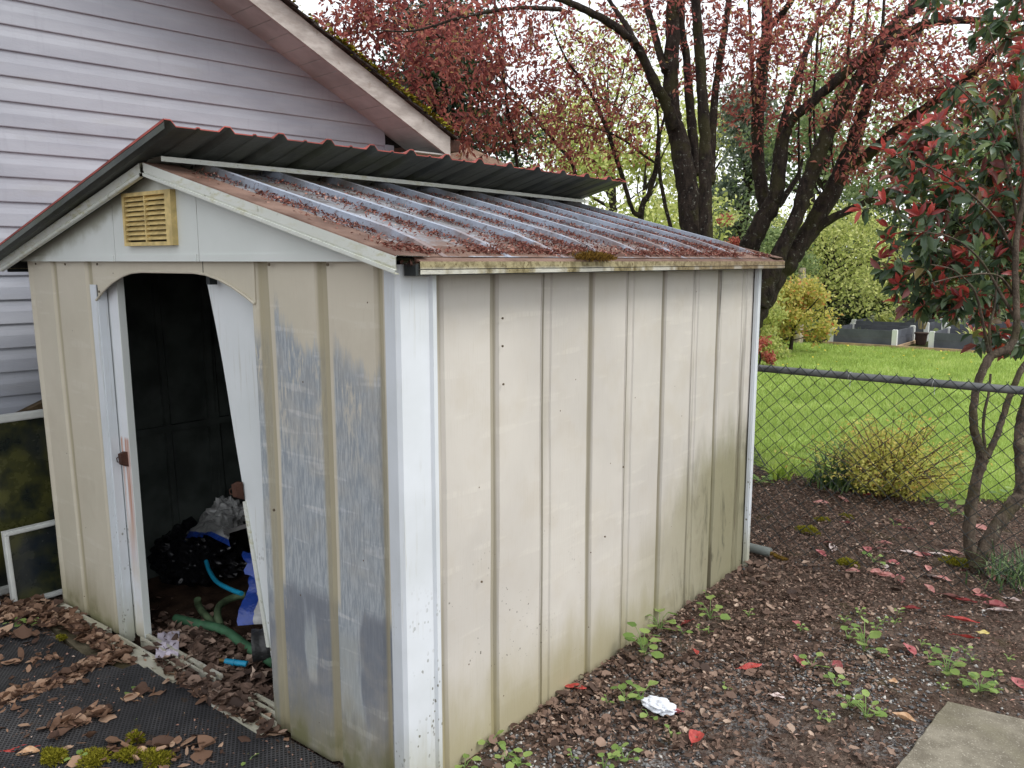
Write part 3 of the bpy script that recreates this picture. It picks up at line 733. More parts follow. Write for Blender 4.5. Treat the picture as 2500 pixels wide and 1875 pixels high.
mb = MB(); P0, P1 = onx(-40, 1048, -4.62), onx(130, 964, -4.62)
mb.prism([P0, P1, P1 + (0, .5, -.1), (-4.62, P1[1] + .5, .1), (-4.62, P0[1], .1)], (-.02, 0, 0), 0)
e = P1 - P0; mb.prism([P0 + (.004, 0, 0), P1 + (.004, 0, 0), P1 + (.004, 0, -.03), P0 + (.004, 0, -.03)], (.03, 0, 0))
mb.build('board', plain('weathered_brown_board', lin(88, 74, 56), .85, .15, 0, .25, 14, .006, 60), bo)

# ------------------------------------------------------------------ ground, lawn, paving
def spaced(lo, hi, step, far, grow=1.35):
    a = list(np.arange(lo, hi + 1e-6, step)); d = step; l = lo; h = hi; A = []; B = []
    while l > -far: d *= grow; l -= d; A.append(l)
    d = step
    while h < far: d *= grow; h += d; B.append(h)
    return np.array(A[::-1] + a + B)
def gh(x, y):        # gentle unevenness of the soil
    v = mnoise.noise(Vector((x * 1.1, y * 1.1, 0))) * .014 + mnoise.noise(Vector((x * 5, y * 5, 3))) * .006
    return v - .012 if (-7 < x < 4 and -3 < y < 9) else -.012
def soil_mat():
    g = G('dark_litter_soil', .95, .12); x, y, z = g.xyz()
    n = g.noise(6, None, 6, .7); n2 = g.noise(28, None, 5, .7); n3 = g.noise(1.3, None, 3)
    c = g.mix(n2.ss(.3, .7), lin(66, 55, 48), lin(122, 106, 95)); c = g.mix(n.ss(.4, .65) * .6, c, lin(70, 52, 42))
    v = g.voro(95, out='Color'); vd = g.voro(95); sx, sy, sz = g.xyz(v)
    grav = g.math('MULTIPLY', n3.ss(.50, .62), (y - x * .4).ss(4.6, 3.6))
    c = g.mix(g.math('MULTIPLY', grav, sx.ss(.3, .5)) * .8, c, g.mix(sy, lin(92, 92, 94), lin(164, 162, 160)))
    c = g.mix(g.noise(3.3, None, 4).ss(.60, .70) * .35, c, lin(84, 82, 40))
    far = y.ss(9, 16); c = g.mix(far, c, lin(66, 70, 40))
    g.col(c); g.bump(n2 * 1.5 + vd * .5, .02); return g.m
gx = spaced(-5.5, 2.5, .06, 400); gy = spaced(0.2, 7.2, .06, 400)
GV = np.array([(x, y, gh(x, y)) for x in gx for y in gy]); ni, nj = len(gx), len(gy)
ii, jj = np.meshgrid(np.arange(ni - 1), np.arange(nj - 1), indexing='ij'); b0 = (ii * nj + jj).ravel()
struct(fastmesh('ground', GV, np.stack([b0, b0 + nj, b0 + nj + 1, b0 + 1], 1), soil_mat(), None, True))
# lawn sheet with an uneven near edge
LB = [gz(1750 + x * .339, 1000 + y * .339) for x, y in ((-700, 350), (-200, 360), (250, 392), (420, 430), (640, 480), (830, 560), (1250, 600), (1700, 640), (2000, 640), (2212, 690), (2700, 720))]
LB = [np.array([-9, 7.4, 0])] + [p for p in LB] + [np.array([3.5, 5.9, 0])]
lx = np.array([p[0] for p in LB]); ly = np.array([p[1] for p in LB]); o_ = np.argsort(lx); lx, ly = lx[o_], ly[o_]
def lawn_edge(x): return np.interp(x, lx, ly)
def lawn_mat():
    g = G('lawn_turf', .9, .15); n = g.noise(1.6, None, 4, .6); n2 = g.noise(26, None, 4, .7)
    c = g.mix(n.ss(.3, .7), lin(116, 142, 62), lin(150, 174, 88)); c = g.mix(n2.ss(.4, .7) * .5, c, lin(90, 108, 50)); g.col(c); return g.m
mb = MB(); xs = np.linspace(-14, 5, 90); rows = [[(x, lawn_edge(x) + mnoise.noise(Vector((x * 2.3, 0, 0))) * .12 + t * (17.2 - lawn_edge(x)), .012 if t > 0 else -.02) for x in xs] for t in (0, .02, .1, .3, .6, 1)]
mb.grid(rows, flip=True); struct(mb.build('lawn', lawn_mat()))
def grass_mat():
    g = G('grass_blades', .5, .3); k = g.rand() * .55 + g.noise(1.3, None, 5, .6).ss(.25, .75) * .45
    c = g.ramp(k, [(0, lin(112, 128, 64)), (.45, lin(148, 168, 86)), (.8, lin(176, 190, 114)), (1, lin(204, 202, 148))]); g.col(c)
    n = g.n('VectorMath'); n.operation = 'SCALE'; g.put(n.inputs[0], c); n.inputs['Scale'].default_value = 1.5; g.translucent(X(g, n.outputs[0]), .45); return g.m
grassm = grass_mat()
n = 130000; q = rng.random(n); X_ = rng.uniform(-9.5, 2.0, n); E_ = lawn_edge(X_); Y_ = E_ + (17.1 - E_) * q ** 1.5 + rng.normal(size=n) * .06
vis = (X_ < Y_ * .02 + 1.2) & (X_ > -.62 * Y_ + 1.5)
X_, Y_ = X_[vis], Y_[vis]; n = len(X_); dist = np.hypot(X_, Y_)
P = np.stack([X_, Y_, np.full(n, .005)], 1); d = nrm(rng.normal(size=(n, 3)) * (.45, .45, .05) + (0, 0, 1))
patch = np.array([mnoise.noise(Vector((x * .9, y * .9, 5))) for x, y in zip(X_, Y_)])
stuff(leaves('grass', P, d, rvec(n), (.05 + .03 * rng.random(n)) * (1 + .5 * patch), .004 + .0006 * dist, grassm, None, 'blade'), 'short bright green lawn grass beyond the chain link fence', 'grass')
# concrete strip in front of the shed and the paving slab at lower right
conc = plain('old_concrete', lin(104, 98, 84), .9, .15, 0, .22, 7, .006, 70)
def mossy_conc():
    g = G('mossy_concrete', .9, .15); n = g.noise(9, None, 5, .65); c = g.mix(n.ss(.3, .7), lin(70, 64, 50), lin(112, 104, 86))
    c = g.mix(g.noise(4).ss(.5, .65) * .6, c, lin(72, 66, 36)); g.col(c); g.bump(g.noise(80), .004); return g.m
mb = MB(); pts = [gz(*p) for p in ((120, 1530), (160, 1500), (320, 1590), (420, 1650), (372, 1668), (300, 1648), (222, 1622))]
mb.prism([p + (0, 0, .012) for p in pts], (0, 0, -.06)); struct(mb.build('concrete_strip', mossy_conc()))
sl = thing('paving_slab', 'grey square concrete paving slab set in the gravel at the lower right corner', 'paving slab', gz(2450, 1820))
def slab_mat():
    g = G('worn_paving_concrete', .9, .15); n = g.noise(12, None, 5, .65)
    c = g.mix(n.ss(.3, .7), lin(108, 102, 90), lin(138, 132, 118)); c = g.mix(g.noise(150, None, 2).ss(.60, .68) * .6, c, lin(176, 170, 156)); c = g.mix(g.noise(3).ss(.5, .65) * .4, c, lin(92, 88, 66))
    g.col(c); g.bump(g.noise(140), .003); return g.m
c17 = lambda x, y: (1700 + x * .3617, 1400 + y * .3617)
A_, B_, C_ = gz(*c17(1690, 885)), gz(*c17(1440, 1215)), gz(*c17(2212, 1010)); e1 = nrm(C_ - A_); e2 = nrm(B_ - A_)
S_ = [A_, A_ + e1 * .62, A_ + e1 * .62 + e2 * .62, A_ + e2 * .62]
cc = sum(S_) / 4; ring = []
for i in range(4):
    a, b = S_[i], S_[(i + 1) % 4]
    for t in np.linspace(0, .95, 12): ring.append(a + (b - a) * t + rng.normal(size=3) * (.002, .002, 0))
mb = MB(); top = [cc + (p - cc) * .985 + (0, 0, .016) for p in ring]
mb.add([p + (0, 0, .010) for p in ring] + top + [p + (0, 0, -.05) for p in ring], [tuple(range(48, 96))] + [(i, (i + 1) % 48, 48 + (i + 1) % 48, 48 + i) for i in range(48)] + [(96 + i, 96 + (i + 1) % 48, (i + 1) % 48, i) for i in range(48)])
mb.build('slab', slab_mat(), sl)
# rubber mat
def mat_mat():
    g = G('black_rubber_mat', .6, .35); v = g.n('Mapping'); v.inputs['Rotation'].default_value[2] = .62
    g.put(v.inputs[0], g.pos); u = X(g, v.outputs[0]); x, y, z = g.xyz(u)
    a = g.math('PINGPONG', x, .0068) / .0068; b = g.math('PINGPONG', y + 0., .0068) / .0068
    hole = g.math('MULTIPLY', a.ss(.35, .6), b.ss(.30, .55))
    c = g.mix(g.noise(4, None, 5, .6).ss(.35, .7), lin(50, 50, 53), lin(78, 77, 78)); c = g.mix(hole * .92, c, lin(9, 9, 9))
    sc = g.noise(1.0, g.sc(8, 60, 1, u), 4, .7).ss(.62, .74); c = g.mix(sc * g.noise(2.2).ss(.5, .65) * .5, c, lin(120, 118, 116))
    c = g.mix(g.noise(14, None, 5, .7).ss(.60, .68) * .6, c, lin(74, 58, 42)); g.col(c); g.bump(hole.inv(), .006); return g.m
mp = [(-420, 1500), (-120, 1508), (0, 1528), (108, 1552), (224, 1620), (300, 1650), (348, 1633), (430, 1670), (506, 1706), (600, 1757), (687, 1806), (800, 1868), (900, 1925), (700, 2300), (-900, 2300)]
mpw = [gz(*p) for p in mp]; mt = thing('rubber_mat', 'black perforated rubber mat strewn with dead leaves in front of the shed door', 'mat', gz(250, 1780))
import bmesh
bm = bmesh.new(); f = bm.faces.new([bm.verts.new((p[0], p[1], .010)) for p in mpw]); bmesh.ops.triangulate(bm, faces=[f])
for _ in range(5): bmesh.ops.subdivide_edges(bm, edges=[e for e in bm.edges if e.calc_length() > .07], cuts=1)
bmesh.ops.triangulate(bm, faces=bm.faces)
seam0, seam1 = gz(330, 1640), gz(-60, 1745)
def mat_h(x, y):
    p = np.array([x, y]); a, b = seam0[:2], seam1[:2]; t = np.clip((p - a) @ (b - a) / ((b - a) @ (b - a)), 0, 1); dd = np.linalg.norm(p - a - (b - a) * t)
    return .012 + .014 * math.exp(-(dd / .07) ** 2) + .010 * (mnoise.noise(Vector((x * 3, y * 3, 2))) + .5)
for v in bm.verts: v.co.z = mat_h(v.co.x, v.co.y)
ed = [e for e in bm.edges if e.is_boundary]; r = bmesh.ops.extrude_edge_only(bm, edges=ed)
for v in [q for q in r['geom'] if isinstance(q, bmesh.types.BMVert)]: v.co.z -= .03
me = bpy.data.meshes.new('mat_sheet'); bm.to_mesh(me); bm.free(); me.materials.append(mat_mat()); link('mat_sheet', me, mt)
# shed floor
mb = MB(); mb.box((XL + .02, YF + .03, -.02), (XR - .02, YB - .02, .012)); mb.build('floor', plain('dirty_shed_floor', lin(70, 54, 44), .95, .1, 0, .25, 9, .01, 60), shed)

# ------------------------------------------------------------------ leaf litter, gravel
def in_poly(px, py, poly):
    poly = np.array([p[:2] for p in poly]); r = np.zeros(len(px), bool); j = len(poly) - 1
    for i in range(len(poly)):
        c = ((poly[i, 1] > py) != (poly[j, 1] > py)) & (px < (poly[j, 0] - poly[i, 0]) * (py - poly[i, 1]) / (poly[j, 1] - poly[i, 1] + 1e-12) + poly[i, 0]); r ^= c; j = i
    return r
deadm = leafmat('dead_brown_leaves', [(0, lin(60, 47, 41)), (.35, lin(92, 74, 64)), (.7, lin(122, 99, 86)), (.93, lin(154, 130, 114)), (1, lin(190, 168, 150))], .12, .7, .25, 1.3)
dmatm = leafmat('dead_tan_leaves', [(0, lin(72, 54, 46)), (.4, lin(112, 86, 70)), (.75, lin(148, 116, 94)), (1, lin(184, 154, 130))], .12, .7, .25, 1.3)
def litter(name, X_, Y_, Zf, size, mat, label, par=None, w=.75, curl=1.0):
    n = len(X_); Z = np.array([Zf(x, y) for x, y in zip(X_, Y_)]) + rng.uniform(0, .02, n) ** 1.15
    d = nrm(rng.normal(size=(n, 3)) * (1, 1, .28)); u = nrm(rng.normal(size=(n, 3)) * (.42, .42, .2) + (0, 0, 1))
    s = size * np.clip(np.exp(rng.normal(size=n) * .55), .3, 2.2)
    o = leaves(name, np.stack([X_, Y_, Z], 1) - d * s[:, None] * .5, d, u, s, s * w * rng.uniform(.35, 1.1, n), mat, par, 'dead', curl * rng.normal(.35, .8, n), .045)
    return stuff(o, label, 'leaf litter') if par is None else stuff(o)
# right side: band along the wall and drift towards the fence
n = 120000; X_ = rng.uniform(-2.6, 1.2, n); Y_ = rng.uniform(1.4, 6.6, n)
distw = X_ - XR
dens = np.exp(-np.maximum(0, distw - .45) / .36) * .80 + .11 + .20 * (Y_ > 3.6)
nz = np.array([mnoise.noise(Vector((x * 2.2, y * 2.2, 7))) for x, y in zip(X_, Y_)]); dens *= np.clip(.75 + nz * 1.1, .05, 1.5)
dens *= np.where((Y_ - .45 * distw < 2.2) & (distw < .55), .06 + .5 * np.clip((Y_ - .45 * distw - 1.95) / .25, 0, 1), 1)
ok = (rng.random(n) < dens) & ((distw > .012) | (Y_ > YB + .05)) & (Y_ < lawn_edge(X_)) & ~in_poly(X_, Y_, S_) & (X_ < .9)
X_, Y_ = X_[ok], Y_[ok]; near = Y_ + X_ * .2
litter('leaf_litter', X_, Y_, lambda x, y: gh(x, y) + .012, .0180 - .0060 * np.clip((Y_ - 3.0) / 1.0, 0, 1), deadm, 'brown dead leaf litter on the soil along the side wall of the shed')
n = 420; X_ = XR + .02 + rng.exponential(.42, n); Y_ = rng.uniform(1.9, 4.6, n); ok = ~in_poly(X_, Y_, S_) & (rng.random(n) < .25 + .75 * (Y_ > 2.25)); X_, Y_ = X_[ok], Y_[ok]
litter('leaf_litter', X_, Y_, lambda x, y: gh(x, y) + .020, .030, deadm, 'larger whole dead leaves lying on top of the finer litter by the wall')
# small fibres and crumbs everywhere on the right
n = 40000; X_ = rng.uniform(-2.8, 1.3, n); Y_ = rng.uniform(1.4, 7.2, n); ok = ~in_poly(X_, Y_, S_) & (Y_ < lawn_edge(X_)); X_, Y_ = X_[ok], Y_[ok]; n = len(X_)
d = nrm(rng.normal(size=(n, 3)) * (1, 1, .12)); P = np.stack([X_, Y_, np.array([gh(a, b) for a, b in zip(X_, Y_)]) + .006], 1)
crumb = leafmat('crumbs', [(0, lin(62, 49, 42)), (.5, lin(116, 94, 82)), (.8, lin(154, 126, 110)), (.93, lin(180, 136, 120)), (1, lin(206, 190, 176))], .1, .8, .2)
stuff(leaves('plant_debris', P, d, rng.normal(size=(n, 3)) * .3 + (0, 0, 1), rng.uniform(.008, .03, n), rng.uniform(.003, .008, n), crumb, None, 'small'), 'fine crumbled plant debris over the bare soil', 'debris')
# behind the shed end, at the fence foot
# gravel
n = 30000; X_ = rng.uniform(-1.75, .9, n); Y_ = rng.uniform(1.5, 4.6, n)
nz = np.array([mnoise.noise(Vector((x * 1.7 + 4, y * 1.7, 2))) for x, y in zip(X_, Y_)])
dens = np.clip(.25 + nz * 1.2 + np.exp(-((Y_ - 1.9) / .5) ** 2) * 1.2, 0, 1) * np.where(Y_ > 3.7, .25, 1)
ok = (rng.random(n) < dens) & ~in_poly(X_, Y_, S_); X_, Y_ = X_[ok], Y_[ok]; n = len(X_)
O = np.array([(1,0,0),(-1,0,0),(0,1,0),(0,-1,0),(0,0,1),(0,0,-1)]); FO = np.array([(0,2,4),(2,1,4),(1,3,4),(3,0,4),(2,0,5),(1,2,5),(3,1,5),(0,3,5)])
sz = rng.uniform(.003, .0085, n) * rng.choice([1, 1, 1, 1.6], n)
V = (O[None] * rng.uniform(.6, 1.2, (n, 6, 1)) + rng.normal(size=(n, 6, 3)) * .18) * sz[:, None, None] * (1, 1, .7)
V += np.stack([X_, Y_, np.array([gh(a, b) for a, b in zip(X_, Y_)]) + .003], 1)[:, None]
gg = G('gravel_stones', .8, .25); gg.col(gg.ramp(gg.rand(), [(0, lin(78, 80, 84)), (.5, lin(122, 122, 122)), (.8, lin(158, 155, 150)), (1, lin(206, 202, 196))]))
o = fastmesh('gravel', V.reshape(-1, 3), (FO[None] + (np.arange(n) * 6)[:, None, None]).reshape(-1, 3), gg.m); stuff(o, 'small grey gravel showing through the leaf litter', 'gravel')
# leaves on the mat
def px_blob(spec):       # (px, py, rx, ry, n, angle) blobs on the ground, in photograph pixels
    xs, ys = [], []
    for cx_, cy_, rx, ry, k, an in spec:
        a = rng.normal(size=(k, 2)) * .55; ca, sa = math.cos(an), math.sin(an)
        for u, v in a:
            p = gz(cx_ + (u * rx * ca - v * ry * sa), cy_ + (u * rx * sa + v * ry * ca)); xs.append(p[0]); ys.append(p[1])
    return np.array(xs), np.array(ys)
spec = [(40, 1502, 120, 24, 400, 0), (110, 1518, 60, 20, 120, .3), (30, 1560, 60, 10, 34, 0), (190, 1652, 130, 13, 170, -.42), (70, 1706, 100, 11, 80, -.3), (235, 1635, 70, 10, 34, -.2), (100, 1622, 110, 12, 26, -.1), (110, 1690, 120, 18, 80, -.38), (330, 1715, 40, 14, 14, -.3), (245, 1755, 30, 16, 16, -.4), (190, 1775, 50, 14, 18, -.3), (480, 1700, 120, 14, 46, .5), (620, 1775, 70, 14, 40, .5), (300, 1850, 200, 40, 34, 0), (420, 1840, 160, 50, 40, 0), (120, 1770, 200, 60, 24, 0), (-150, 1640, 200, 90, 150, 0), (250, 1590, 90, 12, 110, .5), (210, 1555, 90, 10, 90, .5)]
X_, Y_ = px_blob(spec); ok = (Y_ < YF - .02); X_, Y_ = X_[ok], Y_[ok]
litter('leaf_litter', X_, Y_, lambda x, y: .020 + .006 * rng.random(), .038, dmatm, 'dry tan and brown leaves blown over the black rubber mat')
n = 1500; X_ = rng.uniform(-4.2, -1.8, n); Y_ = rng.uniform(.7, 1.6, n); P = np.stack([X_, Y_, np.full(n, .026)], 1); d = nrm(rng.normal(size=(n, 3)) * (1, 1, .1))
ok = in_poly(X_, Y_, mpw) & (np.array([mnoise.noise(Vector((x * 3, y * 3, 1))) for x, y in zip(X_, Y_)]) > -.1); P, d = P[ok], d[ok]; n = len(P)
stuff(leaves('plant_debris', P, d, rng.normal(size=(n, 3)) * .3 + (0, 0, 1), rng.uniform(.005, .018, n), rng.uniform(.004, .010, n), crumb, None, 'small'), 'small crumbs and reddish bits scattered on the rubber mat', 'debris')
# leaves inside the shed and in the doorway
spec = [(560, 1650, 110, 50, 420, .5), (500, 1570, 120, 40, 260, .45), (420, 1570, 60, 20, 90, .3), (620, 1700, 60, 40, 200, .6), (640, 1600, 60, 40, 90, .4), (430, 1640, 60, 14, 70, .5), (560, 1740, 90, 18, 150, .55), (480, 1690, 120, 12, 120, .52)]
X_, Y_ = px_blob(spec); ok = (X_ > -3.42) & (X_ < -2.2) & (Y_ > 1.5) | ((Y_ > 1.72) & (X_ > -4.1)); X_, Y_ = X_[ok], Y_[ok]
litter('leaf_litter', X_, Y_, lambda x, y: .02 + .02 * rng.random(), .038, deadm, 'heap of brown leaves blown in through the open shed doorway')
# along the left panel base
t = rng.random(160); a, b = gz(160, 1500), gz(330, 1600); P = a + (b - a) * t[:, None]; litter('leaf_litter', P[:, 0], P[:, 1] - .03 + rng.normal(size=160) * .02, lambda x, y: .02, .034, dmatm, 'reddish brown leaves caught against the foot of the left front panel')
# debris on the roof: red bud scales caught behind the ribs and along the eave
redcr = leafmat('red_bud_debris', [(0, lin(70, 40, 34)), (.5, lin(112, 66, 56)), (.85, lin(150, 96, 84)), (1, lin(190, 158, 144))], .15, .7, .2)
n = 26000; X_ = RIDX + (EXR - RIDX) * rng.beta(1.5, 1.0, n); k = rng.integers(0, 10, n); Y_ = 1.80 + .3045 * k - .032 - rng.exponential(.040, n) + .004
m2 = rng.random(n) < .30; X_[m2] = EXR - .05 - rng.exponential(.07, m2.sum()); Y_[m2] = rng.uniform(RYF + .05, RYB - .05, m2.sum())
m3 = rng.random(n) < .12; Y_[m3] = rng.uniform(RYF + .05, RYB - .05, m3.sum())
clump = np.array([mnoise.noise(Vector((x * 4, y * 4, 9))) for x, y in zip(X_, Y_)])
ok = (X_ > RIDX + .12) & (X_ < EXR - .040) & (Y_ > RYF + .02) & (Y_ < RYB - .03) & (rng.random(n) < .55 + clump); X_, Y_ = X_[ok], Y_[ok]; n = len(X_)
P = np.stack([X_, Y_, np.array([rz(x) for x in X_]) + .006 + rng.uniform(0, .006, n)], 1); d = nrm(rng.normal(size=(n, 3)) * (1, 1, .5))
stuff(leaves('roof_debris', P, d, rng.normal(size=(n, 3)) * .6 + (0, 0, 1), rng.uniform(.007, .020, n), rng.uniform(.004, .008, n), redcr, None, 'small'), 'red bud scales and needles caught behind the shed roof ribs', 'debris')
def tuft(name, label, c, rx, ry, h, n, mat, cat='moss', group=None, blade=.014):
    c = np.array(c); o = thing(name, label, cat, c, group)
    n = int(n * 1.8); q = rng.normal(size=(n, 3)); q = nrm(q) * rng.random((n, 1)) ** .4; q[:, 2] = abs(q[:, 2])
    lob = np.array([mnoise.noise(Vector((math.atan2(b, a) * 1.3 + c[0] * 9, c[1] * 7, 0))) for a, b in q[:, :2]])[:, None]; q[:, :2] *= 1 + .75 * lob; q[:, 2:] *= .7 + .5 * lob; P = c + q * (rx, ry, h)
    leaves('tuft', P, nrm(q + rng.normal(size=(n, 3)) * .5 + (0, 0, .3)), rvec(n), rng.uniform(.5, 1.2, n) * blade, rng.uniform(.3, .6, n) * blade * .6, mat, o, 'small'); return o
mossl = leafmat('moss_tips', [(0, lin(84, 84, 24)), (.5, lin(130, 126, 36)), (1, lin(172, 164, 62))], .3, .8, .15)
mossb = leafmat('brown_moss_tips', [(0, lin(58, 42, 18)), (.5, lin(104, 78, 32)), (1, lin(140, 112, 50))], .25, .8, .15)
mc = onp(1268 * K, 556 * K, (RSL, 0, 1), RIDZ + RSL * RIDX)
mo = tuft('moss_clump', 'brown green moss clump hanging over the eave of the shed roof', mc + (.02, 0, -.008), .075, .125, .030, 1500, mossb)
mb = MB(); a = mc + (-.02, .06, .01); mb.tube([a + np.array(p) for p in ((0, -.12, 0), (0, -.03, .01), (-.03, .03, .03), (-.1, .05, .055))], [.004, .003, .002, .001], 4)
tg = thing('twig', 'thin curved twig standing on the shed roof behind the moss clump', 'twig', a); mb.build('stem', M['darksteel'], tg)
for px, py, r, lab in ((330, 1815, .035, 'small yellow green moss tuft on the mat, uppermost of the mat tufts'), (130, 1862, .05, 'flat yellow green moss tuft at the bottom edge near the left corner'), (232, 1866, .06, 'large bright moss tuft at the bottom edge of the mat'), (310, 1858, .05, 'dull olive moss tuft on the mat beside the large bright tuft'), (380, 1868, .06, 'bright moss tuft at the bottom edge, rightmost on the mat'), (150, 1567, .022, 'tiny moss tuft between the mat and the concrete strip')):
    p = gz(px, py); tuft('moss_clump', lab, (p[0], p[1], .018), r, r * .7, r * .45, int(300 + r * 9000), mossl, 'moss', 'moss tufts on the rubber mat')
c2 = lambda x, y: (1750 + x * .339, 1000 + y * .339)
for x, y, r, lab in ((650, 880, .075, 'round green moss cushion on the dark soil behind the fence'), (930, 775, .04, 'small moss tuft higher up behind the fence'), (940, 1110, .06, 'low moss patch on the soil just behind the fence foot'), (1740, 1110, .09, 'moss patch at the foot of the photinia trunks'), (760, 800, .04, 'small dull moss tuft left of the other moss tufts')):
    p = gz(*c2(x, y)); tuft('moss_clump', lab, (p[0], p[1], 0), r, r * .8, r * .55, int(300 + r * 9000), mossl, 'moss', 'moss cushions behind the fence')

# ------------------------------------------------------------------ chain link fence
FY = 4.66
M['galv'] = plain('weathered_galvanised_wire', lin(58, 62, 62), .55, .35, .2, .15, 20)
M['rail'] = plain('dull_galvanised_rail', lin(104, 106, 106), .5, .4, .2, .18, 9)
fence = thing('chain_link_fence', 'grey chain link fence with a round top rail running behind the shed', 'fence', (-.2, FY, 0))
ra, rb = ony(1849, 898.5, FY), ony(2500, 958, FY); rd = (rb - ra) / (rb[0] - ra[0])
def railz(x): return 1.072 - .002 * x
mb = MB(); mb.tube([(x, FY, railz(x)) for x in np.linspace(-2.9, 3.0, 24)], .0205, 12); mb.build('top_rail', M['rail'], fence, True)
for x in (-2.85, 3.0):
    mb = MB(); mb.tube([(x, FY, -.1), (x, FY, 1.10)], .03, 12); mb.tube([(x, FY, 1.10), (x, FY, 1.13)], [.034, .012], 12); mb.build('post', M['rail'], fence, True)
mb = MB(); p = .085; x = -2.8; i = 0
while x < 2.95:
    nseg = 27; pts = []
    for k in range(nseg + 1):
        z = railz(x) + .030 - k * p * .5 * .98
        if z < -.02: break
        pts.append((x + (.5 * p if (k + i) % 2 else 0) * 1.02 + rng.normal() * .0012, FY - .023 + (.0022 if (k + i) % 2 else -.0022) + .012 * math.sin(x * 1.7) * (k / nseg), z))
    if i % 2 == 0:
        c = pts[0]; mb.tube([(c[0] - .006, c[1], c[2] + .012), c, (c[0] + .006, c[1], c[2] + .012)], .0017, 4)
    mb.tube(pts, .0027, 4, cap=False)
    x += p * .5; i += 1
o = mb.build('wire_mesh', M['galv'], fence, True, 80)
mb = MB()
for px in (2065, 2270):
    x = ony(px, 930, FY)[0]; a = np.linspace(-.3, 2 * math.pi + .2, 14); mb.tube([(x + .004 * t, FY + .0235 * math.sin(t), railz(x) + .0235 * math.cos(t)) for t in a] + [(x + .03, FY - .027, railz(x) - .055)], .0016, 5)
stuff(mb.build('tie_wire', plain('bright_tie_wire', lin(190, 192, 192), .35, .5, .6), fence, True, 80))
cw = thing('chicken_wire', 'slanting piece of fine chicken wire standing at the soil edge behind the fence', 'wire mesh', (-2.6, 6.2, 0))
mb = MB(); Wd = np.array([.62, -.50, 0]); O_ = np.array([-3.25, 6.95, 0.0]); H_ = lambda u: .62 * (1 - (u / 1.5) ** 1.2)
for u in np.arange(0, 1.5, .022):
    mb.tube([O_ + Wd * (u + .004 * ((k % 2) * 2 - 1)) + (0, .02 * math.sin(k), z) for k, z in enumerate(np.arange(0, max(.03, H_(u)), .02))], .0019, 3, cap=False)
for z in np.arange(0.01, .62, .022):
    us = [u for u in np.arange(0, 1.5, .03) if H_(u) > z]
    if len(us) > 1: mb.tube([O_ + Wd * u + (0, .015 * math.sin(u * 9 + z * 9), z) for u in us], .0019, 3, cap=False)
mb.tube([O_ + Wd * u + (0, 0, H_(u)) for u in np.linspace(0, 1.49, 16)], .005, 5)
mb.build('mesh', M['galv'], cw)

# ------------------------------------------------------------------ raised garden beds on a timber edging
M['bedboard'] = plain('grey_composite_board', lin(90, 93, 101), .6, .3, 0, .12, 3)
M['bedpost'] = plain('white_corner_post', lin(214, 216, 212), .5, .3, 0, .05, 3)
M['timber'] = plain('bare_timber_edging', lin(178, 152, 122), .8, .2, 0, .14, 5)
M['bedsoil'] = plain('bed_soil', lin(66, 52, 42), .95, .1, 0, .2, 12)
def raised_bed(x, y, w, dp, h, label):
    t = thing('raised_bed', label, 'raised bed', (x, y, 0), 'grey raised garden beds on the lawn')
    for sy in (0, dp):
        for k in (0, 1):
            mb = MB(); mb.box((x + .03, y + sy - .012, .04 + k * h / 2), (x + w - .03, y + sy + .012, .036 + (k + 1) * h / 2)); mb.build('board', M['bedboard'], t)
    for sx in (0, w):
        for k in (0, 1):
            mb = MB(); mb.box((x + sx - .012, y + .03, .04 + k * h / 2), (x + sx + .012, y + dp - .03, .036 + (k + 1) * h / 2)); mb.build('board', M['bedboard'], t)
    for sx in (0, w):
        for sy in (0, dp):
            mb = MB(); a = .045; cx_, cy_ = x + sx, y + sy; mb.box((cx_ - a, cy_ - a, 0), (cx_ + a, cy_ + a, h + .05)); mb.box((cx_ - a + .008, cy_ - a + .008, h + .05), (cx_ + a - .008, cy_ + a - .008, h + .062)); mb.build('corner_post', M['bedpost'], t)
    mb = MB(); mb.add([(x + .02, y + .02, h * .55), (x + w - .02, y + .02, h * .55), (x + w - .02, y + dp - .02, h * .55), (x + .02, y + dp - .02, h * .55)], [(0, 1, 2, 3)]); mb.build('soil', M['bedsoil'], t)
raised_bed(-5.42, 17.35, 1.22, 1.4, .30, 'grey raised bed with white corner posts, nearest to the yellow and red shrub')
raised_bed(-5.55, 19.3, 1.5, 1.5, .34, 'grey raised bed standing behind the bed beside the yellow and red shrub')
raised_bed(-3.55, 17.42, 1.22, 1.4, .30, 'grey raised bed partly hidden by the photinia trunk, in the front row')
raised_bed(-3.75, 19.5, 1.6, 1.4, .34, 'grey raised bed behind the front bed that the photinia trunk crosses')
te = thing('timber_edging', 'long bare timber edging board along the front of the raised beds', 'edging', (-4, 17.25, 0))
mb = MB(); mb.box((-5.55, 17.22, 0), (-2.2, 17.27, .06)); mb.box((-4.15, 17.27, .0), (-4.10, 19.2, .055)); mb.build('board', M['timber'], te)
pt = thing('plant_pot', 'dark brown plant pot with thin bare stems between the raised beds', 'plant pot', (-3.95, 18.4, 0))
mb = MB(); a = np.linspace(0, 2 * math.pi, 17)[:-1]; mb.tube([(-3.95, 18.4, 0), (-3.95, 18.4, .22), (-3.95, 18.4, .22), (-3.95, 18.4, .25), (-3.95, 18.4, .25)], [.09, .12, .135, .135, .11], 16); mb.build('pot', plain('dark_pot', lin(74, 58, 52), .6), pt, True)
mb = MB()
